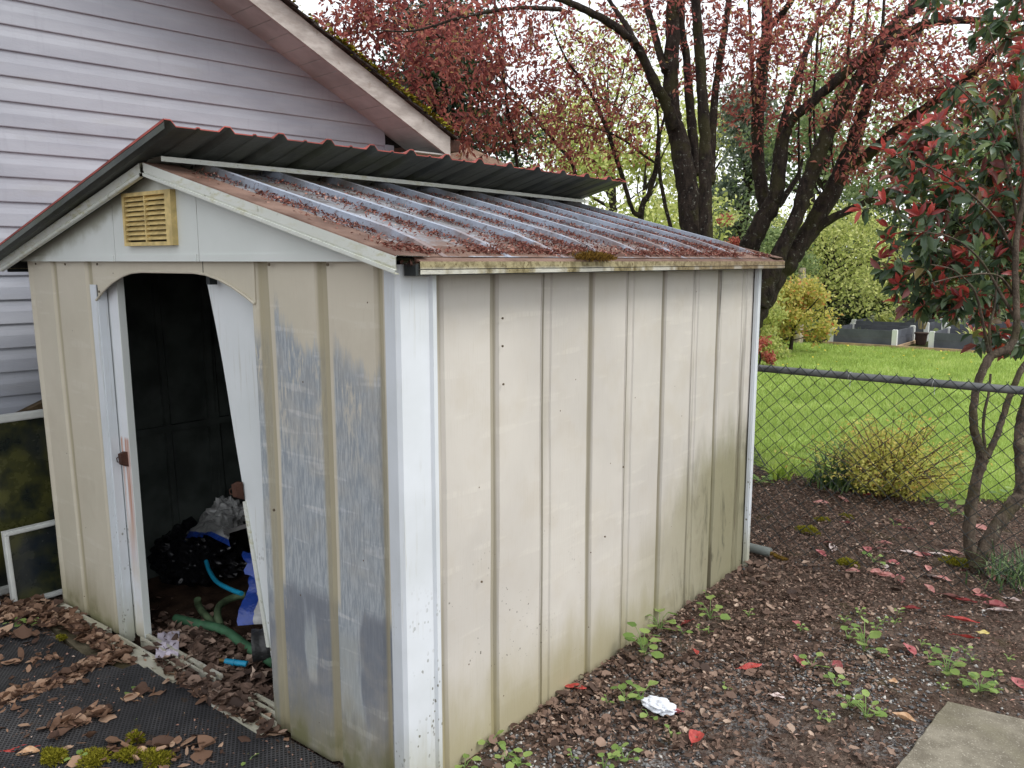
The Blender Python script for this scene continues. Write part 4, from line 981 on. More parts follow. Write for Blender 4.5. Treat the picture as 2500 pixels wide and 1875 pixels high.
for i in range(16):
    a, l = rng.uniform(0, 6.28), rng.uniform(.25, .6); mb.tube([(-3.95 + .06 * math.cos(a), 18.4 + .06 * math.sin(a), .32), (-3.95 + .5 * l * math.cos(a) * .6, 18.4 + .3 * l * math.sin(a), .34 + l * .6), (-3.95 + .5 * l * math.cos(a), 18.4 + .4 * l * math.sin(a), .34 + l)], [.006, .005, .003], 4)
mb.build('stems', plain('dry_stems', lin(150, 136, 90), .8), pt)

# ------------------------------------------------------------------ trees
def bark_mat(name, a, b, lich):
    g = G(name, .9, .15); n = g.noise(1.0, g.sc(22, 22, 7), 5, .7); c = g.mix(n.ss(.3, .7), a, b)
    c = g.mix(g.noise(26, None, 4, .7).ss(.60, .68) * .8, c, lich); c = g.mix(g.noise(5).ss(.5, .62) * .5, c, lin(64, 62, 36)); g.col(c); g.bump(n + g.noise(60) * .5, .02); return g.m
M['bark'] = bark_mat('plum_bark', lin(32, 27, 25), lin(62, 53, 47), lin(132, 132, 122))
M['bark2'] = bark_mat('photinia_bark', lin(58, 50, 44), lin(104, 92, 80), lin(122, 118, 100))
M['twig'] = plain('twig_bark', lin(74, 62, 50), .85, .15, 0, .25, 12)
def smoothpath(P, R, k=6):
    P = np.array(P, float); R = np.array(R, float); m = len(P)
    E = np.vstack([2 * P[0] - P[1], P, 2 * P[-1] - P[-2]]); oP, oR = [], []
    for i in range(m - 1):
        for t in np.arange(k) / k:
            a, b, c, d = E[i:i + 4]; oP.append(.5 * (2 * b + (c - a) * t + (2 * a - 5 * b + 4 * c - d) * t * t + (3 * b - a - 3 * c + d) * t ** 3)); oR.append(R[i] * (1 - t) + R[i + 1] * t)
    oP.append(P[-1]); oR.append(R[-1]); return np.array(oP), np.array(oR)
class Tree:
    def __init__(s, seed): s.mb = MB(); s.tw = MB(); s.P = []; s.R = []; s.tips = []; s.r = np.random.default_rng(seed)
    def limb(s, pts, conv, depth, dd=0., n=10, rs=1.0, taper_up=None):
        """pts: (x, y, half width) in crop pixels; conv -> photograph pixels; depth along the view, drifting by dd to the end"""
        m = len(pts); P = []; R = []
        for i, (x, y, w) in enumerate(pts):
            q = conv(x, y); de = depth + dd * i / (m - 1); P.append(dep(q[0], q[1], de)); sc_ = conv(1, 0)[0] - conv(0, 0)[0]; R.append(w * sc_ * de / FOC * rs)
        return s.path(P, R, n)
    def path(s, P, R, n=10, node=True):
        P, R = smoothpath(P, R)
        for i in range(1, len(P)): P[i] = P[i] + s.r.normal(size=3) * R[i] * .07
        s.mb.tube(P, R * (1 + s.r.normal(size=len(R)) * .04), n)
        if node: s.P += list(P); s.R += list(R)
        return P, R
    def grow(s, targets, skip=lambda P: np.zeros(len(P), bool), rmax=.010, bow=.18, up=.0, sides=3):
        P = np.array(s.P); R = np.array(s.R); free = ~skip(P); P = P[free]; R = R[free]
        cap = len(P) + len(targets) * 5; PP = np.zeros((cap, 3)); RR = np.zeros(cap); m = len(P); PP[:m] = P; RR[:m] = R
        d0 = np.array([np.min(((P - t) ** 2).sum(1)) for t in targets])
        for t in np.array(targets)[np.argsort(d0)]:
            j = np.argmin(((PP[:m] - t) ** 2).sum(1)); a = PP[j]; L = np.linalg.norm(t - a)
            if L < .02: continue
            k = max(2, min(5, int(L / .12))); off = s.r.normal(size=3) * bow * L; off[2] += up * L
            tt = np.linspace(0, 1, k + 1); Q = a + (t - a) * tt[:, None] + off * (np.sin(tt * math.pi) * .5)[:, None]
            r0 = min(RR[j] * .75, rmax, .0025 + .010 * L); rr = r0 + (max(.0012, r0 * .3) - r0) * tt
            s.tw.tube(Q, rr, sides, cap=False); s.tips.append(Q)
            PP[m:m + k] = Q[1:]; RR[m:m + k] = rr[1:]; m += k
    def leafpoints(s, per, spread, frac=.75):
        pos, dr = [], []
        for Q in s.tips:
            L = np.linalg.norm(Q[-1] - Q[0]); k = max(2, s.r.poisson(per * min(1.6, .35 + L / .45)))
            t = 1 - s.r.random(k) ** 1.3 * frac; idx = t * (len(Q) - 1); i0 = np.minimum(idx.astype(int), len(Q) - 2); f = (idx - i0)[:, None]
            b = Q[i0] * (1 - f) + Q[i0 + 1] * f; ax = nrm(Q[-1] - Q[0]); d = nrm(s.r.normal(size=(k, 3)) + ax * .7)
            pos.append(b + d * spread * s.r.random((k, 1))); dr.append(d)
        return np.vstack(pos), np.vstack(dr)
    def finish(s, t, leafmat_, per, size, w, tpl='small', spread=.05, bark='bark', curl=None, droop=-.25):
        s.mb.build('trunk', M[bark], t, True, 60)
        if s.tw.v: s.tw.build('branches', M['twig'], t)
        pos, d = s.leafpoints(per, spread); d[:, 2] += droop; n = len(pos)
        leaves('crown', pos, d, s.r.normal(size=(n, 3)) + (0, 0, .8), size * np.exp(s.r.normal(size=n) * .36), size * w * s.r.uniform(.7, 1.2, n), leafmat_, t, tpl, curl)
        return n
def ell(px, py, d, rx, ry, rd, n, r, shell=0.):      # points in an ellipsoid; rx, ry in photograph pixels at depth d
    q = nrm(r.normal(size=(n, 3))) * (shell + (1 - shell) * r.random((n, 1)) ** .45); c = dep(px, py, d)
    return c + RT * (q[:, :1] * rx * d / FOC) + UP * (q[:, 1:2] * ry * d / FOC) + FW * (q[:, 2:] * rd)
plumred = leafmat('plum_red_leaves', [(0, lin(84, 46, 46)), (.3, lin(122, 66, 64)), (.65, lin(158, 88, 82)), (.9, lin(188, 124, 110)), (1, lin(150, 140, 84))], .5, .5, .35, 1.7)
c8 = lambda x, y: (1400 + x * .4973, y * .4973)
c4 = lambda x, y: (1200 + x * .3376, y * .3376)
# plum tree with the twin trunk
T1 = Tree(1); D1 = 8.2
t1 = thing('plum_tree', 'red leaved plum tree with thick twin trunks rising behind the middle of the shed roof', 'tree', gz(1700, 850))
base = gz(*c8(610, 2000)); 
T1.limb([(600, 1900, 70), (590, 1400, 60), (578, 1130, 54), (555, 900, 54), (520, 700, 48), (482, 550, 42), (478, 350, 38), (486, 180, 36), (490, 0, 33), (500, -260, 26), (470, -600, 18), (480, -900, 8)], c8, D1, .3, 14)
T1.limb([(650, 1800, 50), (650, 1150, 34), (646, 900, 33), (648, 700, 29), (634, 500, 27), (622, 300, 26), (608, 120, 24), (592, -80, 22), (560, -500, 14), (600, -900, 6)], c8, D1 - .12, -.5, 12)
T1.limb([(602, 860, 26), (585, 640, 24), (568, 480, 22), (556, 300, 20), (530, 120, 18), (540, -100, 16), (600, -500, 8)], c8, D1 + .15, .5, 10)
T1.limb([(672, 900, 22), (682, 680, 20), (697, 450, 18), (728, 240, 17), (760, 30, 15), (800, -260, 10), (860, -600, 5)], c8, D1 + .1, .6, 9)
T1.limb([(500, 620, 34), (450, 500, 28), (405, 420, 25), (345, 290, 22), (290, 200, 21), (180, 115, 20), (60, 50, 18), (-80, -10, 15), (-260, -60, 10), (-500, -30, 5)], c8, D1, -.9, 10)
T1.limb([(310, 220, 16), (265, 130, 14), (215, 60, 12), (160, -30, 10), (80, -240, 7), (20, -500, 4)], c8, D1 - .5, .6, 8)
T1.limb([(450, 350, 20), (420, 250, 18), (392, 140, 17), (355, 0, 15), (310, -200, 11), (250, -500, 5)], c8, D1 + .1, .8, 8)
T1.limb([(-60, 45, 12), (-300, 40, 9), (-560, 90, 7), (-780, 150, 5), (-980, 150, 3)], c8, D1 - .8, -.5, 7)
T1.limb([(480, 1130, 10), (430, 900, 9), (420, 700, 8), (450, 560, 6)], c8, D1 + .5, .3, 6)
R1 = np.random.default_rng(21)
tg = np.vstack([ell(1480, 90, 8.3, 300, 190, 1.1, 190, R1), ell(1760, 60, 8.2, 240, 200, 1.2, 190, R1), ell(1330, 230, 8.3, 200, 160, .8, 110, R1), ell(1500, -300, 8.2, 520, 330, 1.6, 420, R1), ell(1420, 330, 8.4, 190, 100, .6, 90, R1), ell(1160, 60, 7.4, 210, 120, .6, 170, R1)])
T1.grow(tg, lambda P: P[:, 2] < 2.6)
N1 = T1.finish(t1, plumred, 13, .052, .55)
# plum tree with many stems leaning right
T2 = Tree(2); D2 = 8.6
t2 = thing('plum_tree', 'red leaved plum tree with several leaning stems spreading to the right of the shed', 'tree', gz(1840, 830))
T2.limb([(800, 1700, 95), (850, 1560, 85), (930, 1440, 72), (1010, 1330, 60), (1080, 1250, 48), (1160, 1130, 45), (1262, 950, 44), (1322, 820, 40), (1385, 670, 35), (1432, 500, 31), (1482, 330, 28), (1560, 180, 25), (1640, 60, 22), (1720, -60, 18), (1850, -300, 12), (1950, -600, 6)], c8, D2, -.2, 14)
T2.limb([(900, 1500, 60), (960, 1360, 48), (1010, 1250, 38), (1090, 1080, 34), (1150, 900, 38), (1222, 715, 38), (1302, 548, 34), (1420, 350, 30), (1505, 205, 27), (1605, 90, 24), (1780, -20, 20), (1950, -160, 14), (2200, -400, 7)], c8, D2 - .15, -.6, 12)
T2.limb([(830, 1500, 60), (850, 1280, 50), (885, 1170, 46), (955, 1030, 44), (1000, 940, 36), (1035, 700, 24), (1065, 600, 23), (1125, 540, 23), (1252, 430, 25), (1402, 300, 26), (1600, 182, 24), (1752, 112, 20), (1900, 100, 17), (2210, 95, 12), (2500, 40, 6)], c8, D2 + .1, -1.0, 12)
T2.limb([(955, 1040, 40), (925, 930, 34), (908, 800, 32), (905, 580, 30), (928, 350, 30), (950, 150, 29), (952, 0, 27), (975, -250, 20), (960, -600, 12), (1000, -900, 5)], c8, D2 + .05, .4, 11)
T2.limb([(985, 930, 26), (1005, 720, 19), (1055, 510, 18), (1118, 330, 17), (1180, 150, 16), (1260, 60, 15), (1330, -60, 13), (1420, -350, 7)], c8, D2 + .2, .8, 9)
T2.limb([(1330, 830, 30), (1440, 765, 27), (1560, 655, 25), (1700, 550, 24), (1850, 440, 22), (2000, 320, 18), (2150, 180, 14), (2300, 60, 9), (2500, -150, 4)], c8, D2, -1.6, 10)
T2.limb([(1490, 480, 22), (1560, 370, 20), (1625, 290, 18), (1700, 150, 16), (1760, 0, 13), (1800, -260, 7)], c8, D2 - .2, .7, 8)
T2.limb([(1130, 1200, 24), (1240, 1090, 22), (1400, 1010, 17), (1560, 930, 14), (1720, 850, 10), (1900, 800, 5)], c8, D2, -.9, 8)
T2.limb([(1010, 1010, 16), (1060, 930, 15), (1100, 870, 12), (1125, 780, 6)], c8, D2 + .2, .1, 7)
T2.limb([(940, 160, 20), (1000, 90, 18), (1060, 20, 16), (1120, -120, 11), (1180, -400, 5)], c8, D2 + .1, -.4, 8)
for a in ([(890, 560, 9), (878, 400, 10), (872, 200, 9), (860, -60, 7), (870, -400, 4)], [(1112, 890, 6), (1106, 780, 6), (1108, 560, 5), (1130, 300, 4)], [(1165, 750, 5), (1160, 600, 6), (1185, 400, 6), (1200, 150, 5), (1230, -100, 4)], [(1190, 720, 6), (1182, 620, 6), (1178, 420, 5)], [(1345, 350, 8), (1352, 200, 8), (1375, 0, 7), (1390, -300, 4)], [(1425, 260, 7), (1440, 100, 7), (1452, -60, 6), (1440, -300, 4)], [(1512, 180, 8), (1522, 60, 8), (1530, -80, 6)], [(1270, 700, 4), (1268, 770, 5), (1280, 840, 5)]):
    T2.limb(a, c8, D2, .1, 6)
tg = np.vstack([ell(2050, 100, 8.3, 330, 180, 1.0, 300, R1), ell(1930, -250, 8.5, 520, 300, 1.6, 420, R1), ell(2260, 230, 7.8, 260, 150, .8, 320, R1), ell(2000, 300, 8.5, 220, 90, .6, 60, R1), ell(1830, 180, 8.5, 160, 150, .7, 80, R1), ell(2380, 60, 7.5, 260, 200, 1.0, 220, R1), ell(2200, 420, 7.9, 200, 60, .5, 60, R1)])
T2.grow(tg, lambda P: P[:, 2] < 2.5)
T2.finish(t2, plumred, 15, .052, .55)
# slender plum stems left of the twin trunk
T3 = Tree(3); t3 = thing('plum_tree', 'slender young plum tree with two crossing thin stems behind the shed roof', 'tree', gz(1560, 830))
T3.limb([(1120, 2200, 34), (1080, 1560, 24), (1140, 1400, 20), (1195, 1180, 18), (1205, 900, 9), (1180, 700, 7), (1120, 560, 5)], c4, 9.0, .1, 8)
T3.limb([(1080, 1560, 20), (1020, 1520, 16), (960, 1330, 17), (900, 1130, 18), (820, 900, 16), (732, 700, 14), (640, 560, 11), (560, 460, 9), (480, 300, 7), (420, 100, 4)], c4, 9.0, -.5, 8)
T3.limb([(1190, 1180, 9), (1110, 1130, 9), (950, 1010, 8), (760, 930, 7), (560, 880, 5), (400, 850, 3)], c4, 9.0, -.7, 6)
T3.limb([(800, 860, 6), (900, 790, 5), (1000, 700, 4), (1120, 650, 3)], c4, 8.9, .3, 5)
tg = np.vstack([ell(1420, 300, 9.0, 220, 140, .7, 190, R1), ell(1360, 180, 8.8, 230, 120, .6, 150, R1), ell(1520, 350, 9.0, 120, 90, .4, 50, R1)])
T3.grow(tg, lambda P: P[:, 2] < 2.2, .008); T3.finish(t3, plumred, 9, .050, .5)
T4 = Tree(4); t4 = thing('plum_tree', 'dense red leaved plum tree hanging in front of the dark holly beside the house eave', 'tree', gz(1330, 830))
T4.limb([(760, 2300, 30), (640, 1500, 16), (590, 1200, 15), (480, 1050, 14), (350, 900, 12), (270, 820, 9), (120, 700, 6), (-200, 500, 4)], c4, 9.6, -.4, 7)
T4.limb([(230, 2100, 18), (185, 1190, 12), (130, 850, 11), (70, 450, 9), (35, 100, 7), (-10, -300, 4)], c4, 9.2, -.3, 7)
T4.limb([(190, 1200, 8), (110, 800, 8), (85, 400, 7), (70, 50, 5)], c4, 9.25, .1, 6)
T4.limb([(300, 830, 8), (0, 500, 8), (-300, 300, 7), (-700, 150, 5), (-1100, 0, 3)], c4, 9.2, -.6, 6)
tg = np.vstack([ell(1010, 110, 8.7, 260, 150, .8, 330, R1), ell(1180, 220, 8.8, 200, 140, .7, 130, R1), ell(960, -200, 8.8, 320, 230, 1.1, 300, R1), ell(1130, 330, 8.8, 150, 70, .4, 60, R1), ell(880, 40, 8.5, 110, 90, .5, 120, R1)])
T4.grow(tg, lambda P: P[:, 2] < 2.2, .008); T4.finish(t4, plumred, 14, .064, .55)

# photinia: trunks behind the fence, big leaves
T5 = Tree(5); t5 = thing('photinia_shrub', 'large photinia with dark green leaves and red new leaves leaning over the fence at right', 'shrub', gz(2385, 1390))
cp = lambda x, y: (2300 + x * .4524, 700 + y * .4524); D5 = proj_d = float((gz(2385, 1390) - EYEP) @ FW)
T5.limb([(195, 1540, 36), (160, 1440, 32), (150, 1380, 30), (155, 1200, 30), (188, 1030, 28), (222, 925, 31)], cp, D5, 0, 12)
T5.limb([(222, 940, 26), (198, 860, 24), (170, 740, 22), (175, 600, 20), (213, 465, 21), (268, 375, 24), (365, 325, 22), (402, 210, 17), (396, 0, 17), (400, -250, 15), (440, -520, 12), (430, -900, 9), (470, -1300, 6)], cp, D5, -.1, 10)
T5.limb([(235, 900, 9), (222, 780, 8), (228, 680, 8), (250, 580, 7), (262, 470, 6)], cp, D5 - .02, 0, 7)
T5.limb([(238, 920, 18), (270, 860, 17), (312, 755, 17), (362, 600, 16), (420, 465, 16), (470, 380, 14), (560, 200, 12), (650, -100, 9), (700, -500, 5)], cp, D5, .1, 9)
T5.limb([(180, 1520, 36), (270, 1335, 37), (378, 1180, 37), (428, 1090, 35), (420, 900, 29), (418, 780, 26), (445, 640, 24), (520, 450, 20), (600, 150, 16), (640, -200, 12), (600, -600, 8), (620, -1100, 4)], cp, D5 - .03, .3, 11)
for a, dd in (([(255, 380, 9), (230, 250, 8), (200, 100, 7), (160, 0, 5), (60, -90, 4), (-60, -120, 3)], -.4), ([(262, 370, 8), (255, 220, 7), (280, 120, 6), (300, -100, 4)], .2), ([(400, 180, 10), (330, 60, 8), (200, -150, 6), (60, -260, 5), (-120, -300, 3), (-300, -330, 2)], -.3), ([(400, -150, 9), (300, -350, 7), (130, -520, 5), (-60, -640, 4), (-260, -720, 2)], -.5), ([(410, -350, 9), (330, -700, 7), (200, -950, 5), (60, -1100, 3), (-80, -1200, 2)], -.2), ([(430, -700, 7), (350, -1100, 5), (250, -1400, 3)], .2), ([(400, 0, 7), (480, -200, 6), (520, -500, 4)], -.4), ([(396, 60, 7), (300, -60, 6), (120, -60, 4), (-60, -20, 3)], -.5)):
    T5.limb(a, cp, D5, dd, 6)
r5 = np.random.default_rng(55)
tg = np.vstack([ell(2380, 560, 4.85, 160, 170, .45, 54, r5), ell(2250, 640, 4.85, 125, 85, .35, 34, r5), ell(2440, 250, 5.0, 130, 190, .5, 48, r5), ell(2330, 420, 4.9, 170, 130, .5, 36, r5), ell(2200, 480, 4.8, 110, 120, .4, 20, r5), ell(2200, 690, 4.8, 60, 40, .2, 8, r5), ell(2640, 300, 5.0, 230, 420, .7, 90, r5), ell(2450, -150, 5.1, 260, 180, .6, 70, r5), ell(2450, 790, 4.9, 75, 70, .3, 22, r5), ell(2480, 520, 4.9, 70, 230, .4, 70, r5), ell(2300, 730, 4.85, 100, 50, .3, 16, r5), ell(2230, 330, 4.9, 70, 90, .3, 12, r5), ell(2450, 60, 5.0, 70, 80, .3, 10, r5)])
T5.grow(tg, lambda P: P[:, 2] < 1.2, .007, .22, 0, 4)
T5.mb.build('trunk', M['bark2'], t5, True, 60); T5.tw.build('branches', plain('photinia_twig', lin(88, 62, 52), .8), t5)
phg = G('photinia_green_leaves', .28, .5); cgr = phg.ramp(phg.rand(), [(0, lin(54, 72, 54)), (.45, lin(76, 98, 68)), (.75, lin(102, 122, 82)), (.85, lin(126, 140, 72)), (.92, lin(120, 70, 70)), (1, lin(150, 84, 72))]); phg.col(cgr); phg.translucent(cgr, .30)
phr = leafmat('photinia_red_leaves', [(0, lin(132, 54, 54)), (.4, lin(176, 72, 66)), (.75, lin(200, 92, 80)), (.9, lin(132, 72, 80)), (1, lin(200, 106, 74))], .35, .32, .5, 1.5)
gp_, gd_, gu_, rp_, rd_, ru_ = [], [], [], [], [], []
for Q in T5.tips:
    red = r5.random() < .5; ax = nrm(Q[-1] - Q[0]); k = r5.integers(6, 12)
    if red:
        k = r5.integers(4, 8); a = nrm(r5.normal(size=(k, 3)) + ax * .8 + (0, 0, .55)); rp_.append(np.repeat(Q[-1][None], k, 0)); rd_.append(a); ru_.append(rvec(k, r5) + (0, 0, .5))
    t = r5.random((k, 1)) * .55 + .4; a = nrm(r5.normal(size=(k, 3)) + ax * .4 + (0, 0, -.55)); gp_.append(Q[0] + (Q[-1] - Q[0]) * t); gd_.append(a); gu_.append(r5.normal(size=(k, 3)) * .6 + (0, 0, .8) - FW * .5)
gp_, gd_, gu_ = map(np.vstack, (gp_, gd_, gu_)); n = len(gp_); L_ = r5.uniform(.070, .120, n)
leaves('foliage', gp_, gd_, gu_, L_, L_ * r5.uniform(.32, .44, n), phg.m, t5, 'big', r5.uniform(.4, 1.6, n))
rp_, rd_, ru_ = map(np.vstack, (rp_, rd_, ru_)); n = len(rp_); L_ = r5.uniform(.055, .100, n)
leaves('new_leaves', rp_, rd_, ru_, L_, L_ * r5.uniform(.30, .40, n), phr, t5, 'big', r5.uniform(.4, 1.6, n))

# ------------------------------------------------------------------ background trees and shrubs
def bgtree(name, label, px, d, htop, rpx, n, mat, size, seed, trunk=.12, low=.25, cat='tree', group=None, shape=1.0, w=.6, clumps=14):
    r = np.random.default_rng(seed); b = gz(px, CY + 1, 0) if False else None
    rr = ray(px, CY); rr = rr / (rr @ FW); base = EYEP + rr * d; base[2] = 0
    t = thing(name, label, cat, base, group); R = rpx * d / FOC; mb = MB()
    trunk_top = htop * .8
    P, Rr = smoothpath([base, base + (r.normal() * .1, r.normal() * .1, trunk_top * .5), base + (r.normal() * .2, r.normal() * .2, trunk_top)], [trunk, trunk * .7, trunk * .2]); mb.tube(P, Rr, 7)
    pos = []
    for i in range(clumps):
        z = htop * (low + (1 - low) * r.random() ** .85); k = (z / htop - low) / (1 - low); rad = R * (1.05 - .55 * k ** 1.5 if shape == 1 else max(.06, 1 - k))
        a = r.uniform(0, 6.28); rho = rad * math.sqrt(r.random()) * .85; c = base + (rho * math.cos(a), rho * math.sin(a), z)
        src = base + (0, 0, max(.1, z * .72)); mb.tube([src, (src + c) / 2 + r.normal(size=3) * .05, c], [trunk * .3, trunk * .18, trunk * .06], 4, cap=False)
        m = n // clumps; q = nrm(r.normal(size=(m, 3))) * r.random((m, 1)) ** .4; s_ = R * r.uniform(.26, .48); pos.append(c + q * (s_, s_, s_ * .7))
    mb.build('trunk', M['bark'], t, True, 60); pos = np.vstack(pos); pos = pos[pos[:, 2] > .05]; m = len(pos)
    d_ = r.normal(size=(m, 3)) + (0, 0, -.2); leaves('crown', pos, d_, r.normal(size=(m, 3)) + (0, 0, .6), size * r.uniform(.6, 1.3, m), size * w * r.uniform(.7, 1.2, m), mat, t, 'small'); return t
yg = leafmat('yellow_green_leaves', [(0, lin(118, 128, 70)), (.5, lin(162, 170, 98)), (1, lin(202, 202, 138))], .5, .5, .3, 1.7)
mg = leafmat('mid_green_leaves', [(0, lin(84, 102, 66)), (.5, lin(118, 136, 86)), (1, lin(156, 168, 118))], .45, .5, .3, 1.6)
gg_ = leafmat('grey_green_needles', [(0, lin(84, 98, 82)), (.5, lin(116, 128, 108)), (1, lin(148, 156, 134))], .3, .6, .25, 1.5)
dk = leafmat('dark_holly_leaves', [(0, lin(26, 42, 28)), (.5, lin(42, 62, 38)), (.9, lin(64, 88, 50)), (1, lin(96, 110, 70))], .15, .35, .45, 1.4)
rd = leafmat('red_tinted_leaves', [(0, lin(120, 52, 48)), (.5, lin(168, 88, 76)), (1, lin(196, 132, 110))], .4, .5, .3, 1.5)
yo = leafmat('yellow_orange_leaves', [(0, lin(128, 132, 66)), (.5, lin(182, 178, 94)), (.88, lin(212, 198, 120)), (1, lin(204, 118, 84))], .4, .5, .3, 1.5)
bgtree('holly_tree', 'dark evergreen holly tree showing between the red leaves beside the house eave', 1080, 11.5, 5.2, 300, 20000, dk, .085, 31, .16, .15, clumps=34)
GRP = 'trees far behind the garden'
for i, a in enumerate([
    ('bright yellow green tree behind the slender crossing stems', 1370, 17, 4.6, 260, 7000, yg, .12, .10, .10, 1.0, 20),
    ('bright yellow green tree just left of the twin plum trunks', 1560, 16, 4.1, 230, 6500, yg, .11, .10, .05, 1.0, 20),
    ('tall grey green conifer seen between the two plum trees', 1800, 26, 6.6, 170, 8000, gg_, .16, .20, .1, 0, 30),
    ('tall mid green tree far behind the leaning plum stems', 1990, 24, 7.4, 230, 8000, mg, .15, .18, .1, 1.0, 24),
    ('mid green broad tree far behind the photinia', 2290, 22, 5.6, 330, 9000, mg, .14, .18, .08, 1.0, 24),
    ('yellow green tall tree far left of the conifer', 1700, 29, 6.6, 180, 6000, yg, .16, .2, .15, 1.0, 18),
    ('mid green tree at the far right edge behind the photinia', 2560, 21, 6.0, 300, 7000, mg, .14, .18, .08, 1.0, 20),
    ('loose pale green tree high behind the leaning plum stems', 1960, 31, 10.5, 320, 3600, yg, .15, .2, .3, 1.0, 30),
    ('tall loose green tree high behind the photinia', 2300, 30, 10.5, 330, 3600, mg, .15, .2, .3, 1.0, 30),
    ('sparse pale green tree high behind the middle of the red canopy', 1480, 30, 9.5, 300, 5000, yg, .15, .2, .3, 1.0, 26)]):
    bgtree('green_tree', a[0], a[1], a[2], a[3], a[4], a[5], a[6], a[7], 40 + i, a[8], a[9], group=GRP, shape=a[10], clumps=a[11])
bgtree('japanese_maple', 'yellow green maple with layered leaves behind the raised beds, right of the leaning stems', 2010, 19.5, 2.55, 240, 9000, yg, .10, 61, .08, .12, 'tree', clumps=26)
bgtree('red_shrub', 'small pinkish red shrub between the two plum trees', 1765, 20, 2.7, 48, 2200, rd, .08, 62, .04, .2, 'shrub', clumps=10)
bgtree('green_shrub', 'bright green shrub low between the leaning plum stems', 1900, 18, 2.4, 130, 4500, mg, .09, 63, .05, .05, 'shrub', clumps=16)
bgtree('green_shrub', 'pale yellow green shrub behind the far corner of the shed roof', 1760, 17, 1.9, 110, 3500, yg, .09, 64, .05, .05, 'shrub', clumps=14)
bgtree('evergreen_shrub', 'dark green drooping evergreen shrub directly behind the raised beds', 2130, 20.8, 1.05, 110, 5000, dk, .12, 65, .05, .05, 'shrub', w=.3, clumps=16)
bgtree('evergreen_shrub', 'dark evergreen shrub in the gap left of the raised beds under the maple', 2060, 22, 2.0, 180, 6000, dk, .11, 66, .06, .02, 'shrub', clumps=18)
bgtree('red_shrub', 'reddish shrub behind the raised beds beside the pot with bare stems', 2270, 21.5, 1.3, 120, 3800, rd, .09, 67, .05, .05, 'shrub', clumps=14)
bgtree('green_shrub', 'mid green shrub behind the far raised beds at right', 2440, 21.6, 1.9, 170, 5000, mg, .10, 68, .05, .05, 'shrub', clumps=16)
bgtree('heavenly_bamboo', 'rounded yellow shrub with red tips at the left edge of the lawn', 1925, 15.4, 1.30, 105, 5600, yo, .075, 69, .04, .05, 'shrub', clumps=24)
bgtree('heavenly_bamboo', 'yellow green shrub with red tips half hidden by the shed corner', 1840, 14.4, 1.25, 90, 3600, yg, .075, 70, .04, .03, 'shrub', clumps=18)
bgtree('red_tipped_shrub', 'low orange red shrub at the lawn edge right beside the shed corner', 1850, 13.4, .42, 45, 900, rd, .06, 71, .02, .05, 'shrub', clumps=8)
hd = thing('far_hedge', 'long mixed dark hedge closing the back of the garden', 'hedge', (-6, 32, 0))
r = np.random.default_rng(9); n = 26000; u = r.random(n); X_ = -40 + 62 * u; P = np.stack([X_, 33 + X_ * .25 + r.normal(size=n) * 1.0, (2.4 + .9 * np.sin(X_ * .9) * np.sin(X_ * .37 + 1)) * r.random(n) ** .8], 1)
leaves('foliage', P, r.normal(size=(n, 3)), r.normal(size=(n, 3)) + (0, 0, .5), r.uniform(.2, .4, n), r.uniform(.12, .26, n), mg, hd, 'small')
fg = leafmat('dandelion_flowers', [(0, lin(220, 190, 60)), (1, lin(236, 214, 110))], .3, .7, .2, 1.2)
n = 70; X_ = rng.uniform(-6.5, -1.5, n); Y_ = 17.0 - rng.exponential(1.6, n); P = np.stack([X_, Y_, np.full(n, .06)], 1)
stuff(leaves('dandelions', P, rng.normal(size=(n, 3)) * (1, 1, .2), rng.normal(size=(n, 3)) * .3 + (0, 0, 1), .035, .035, fg, None, 'round'), 'tiny yellow flowers scattered on the lawn near the raised beds', 'flowers')
# pale stump / post left of the maple, pale outbuilding behind the photinia
po = thing('wooden_post', 'pale weathered wooden post standing behind the yellow shrub', 'post', dep(1952, 800, 17) * (1, 1, 0))
p0, p1 = dep(1950, 795, 17), dep(1958, 655, 17); mb = MB(); mb.tube([(p0[0], p0[1], 0), (p0 + p1) / 2 + (.02, 0, 0), p1], [.10, .085, .075], 9); mb.build('post', plain('pale_wood', lin(168, 156, 138), .85, .1, 0, .2, 8), po, True)
ob = thing('outbuilding', 'pale grey outbuilding with a white roof edge glimpsed through the photinia leaves', 'building', dep(2330, 700, 24) * (1, 1, 0))
a = dep(2230, 690, 24); b = dep(2460, 690, 24); mb = MB(); zt = dep(2300, 640, 24)[2]
mb.prism([(a[0], a[1], 0), (b[0], b[1], 0), (b[0], b[1], zt), (a[0], a[1], zt)], (-1, 3, 0)); mb.build('wall', plain('grey_render', lin(150, 150, 140), .8), ob)
mb = MB(); zr = dep(2300, 600, 24)[2]; mb.prism([(a[0] - .3, a[1] - .2, zt), (b[0] + .3, b[1] - .2, zt), (b[0] + .3, b[1] - .2, zr), (a[0] - .3, a[1] - .2, zr)], (-1, 3.4, 0)); mb.build('roof', plain('white_metal_roof', lin(214, 216, 216), .6), ob)
w0 = dep(2335, 700, 23.9); mb = MB(); mb.obox((a + b) / 2 * (1, 1, 0) + (.1, -.12, zt - .75), (b - a) / np.linalg.norm(b - a) * .45, (0, .02, 0), (0, 0, .4)); mb.build('window', M['ventdark'], ob)

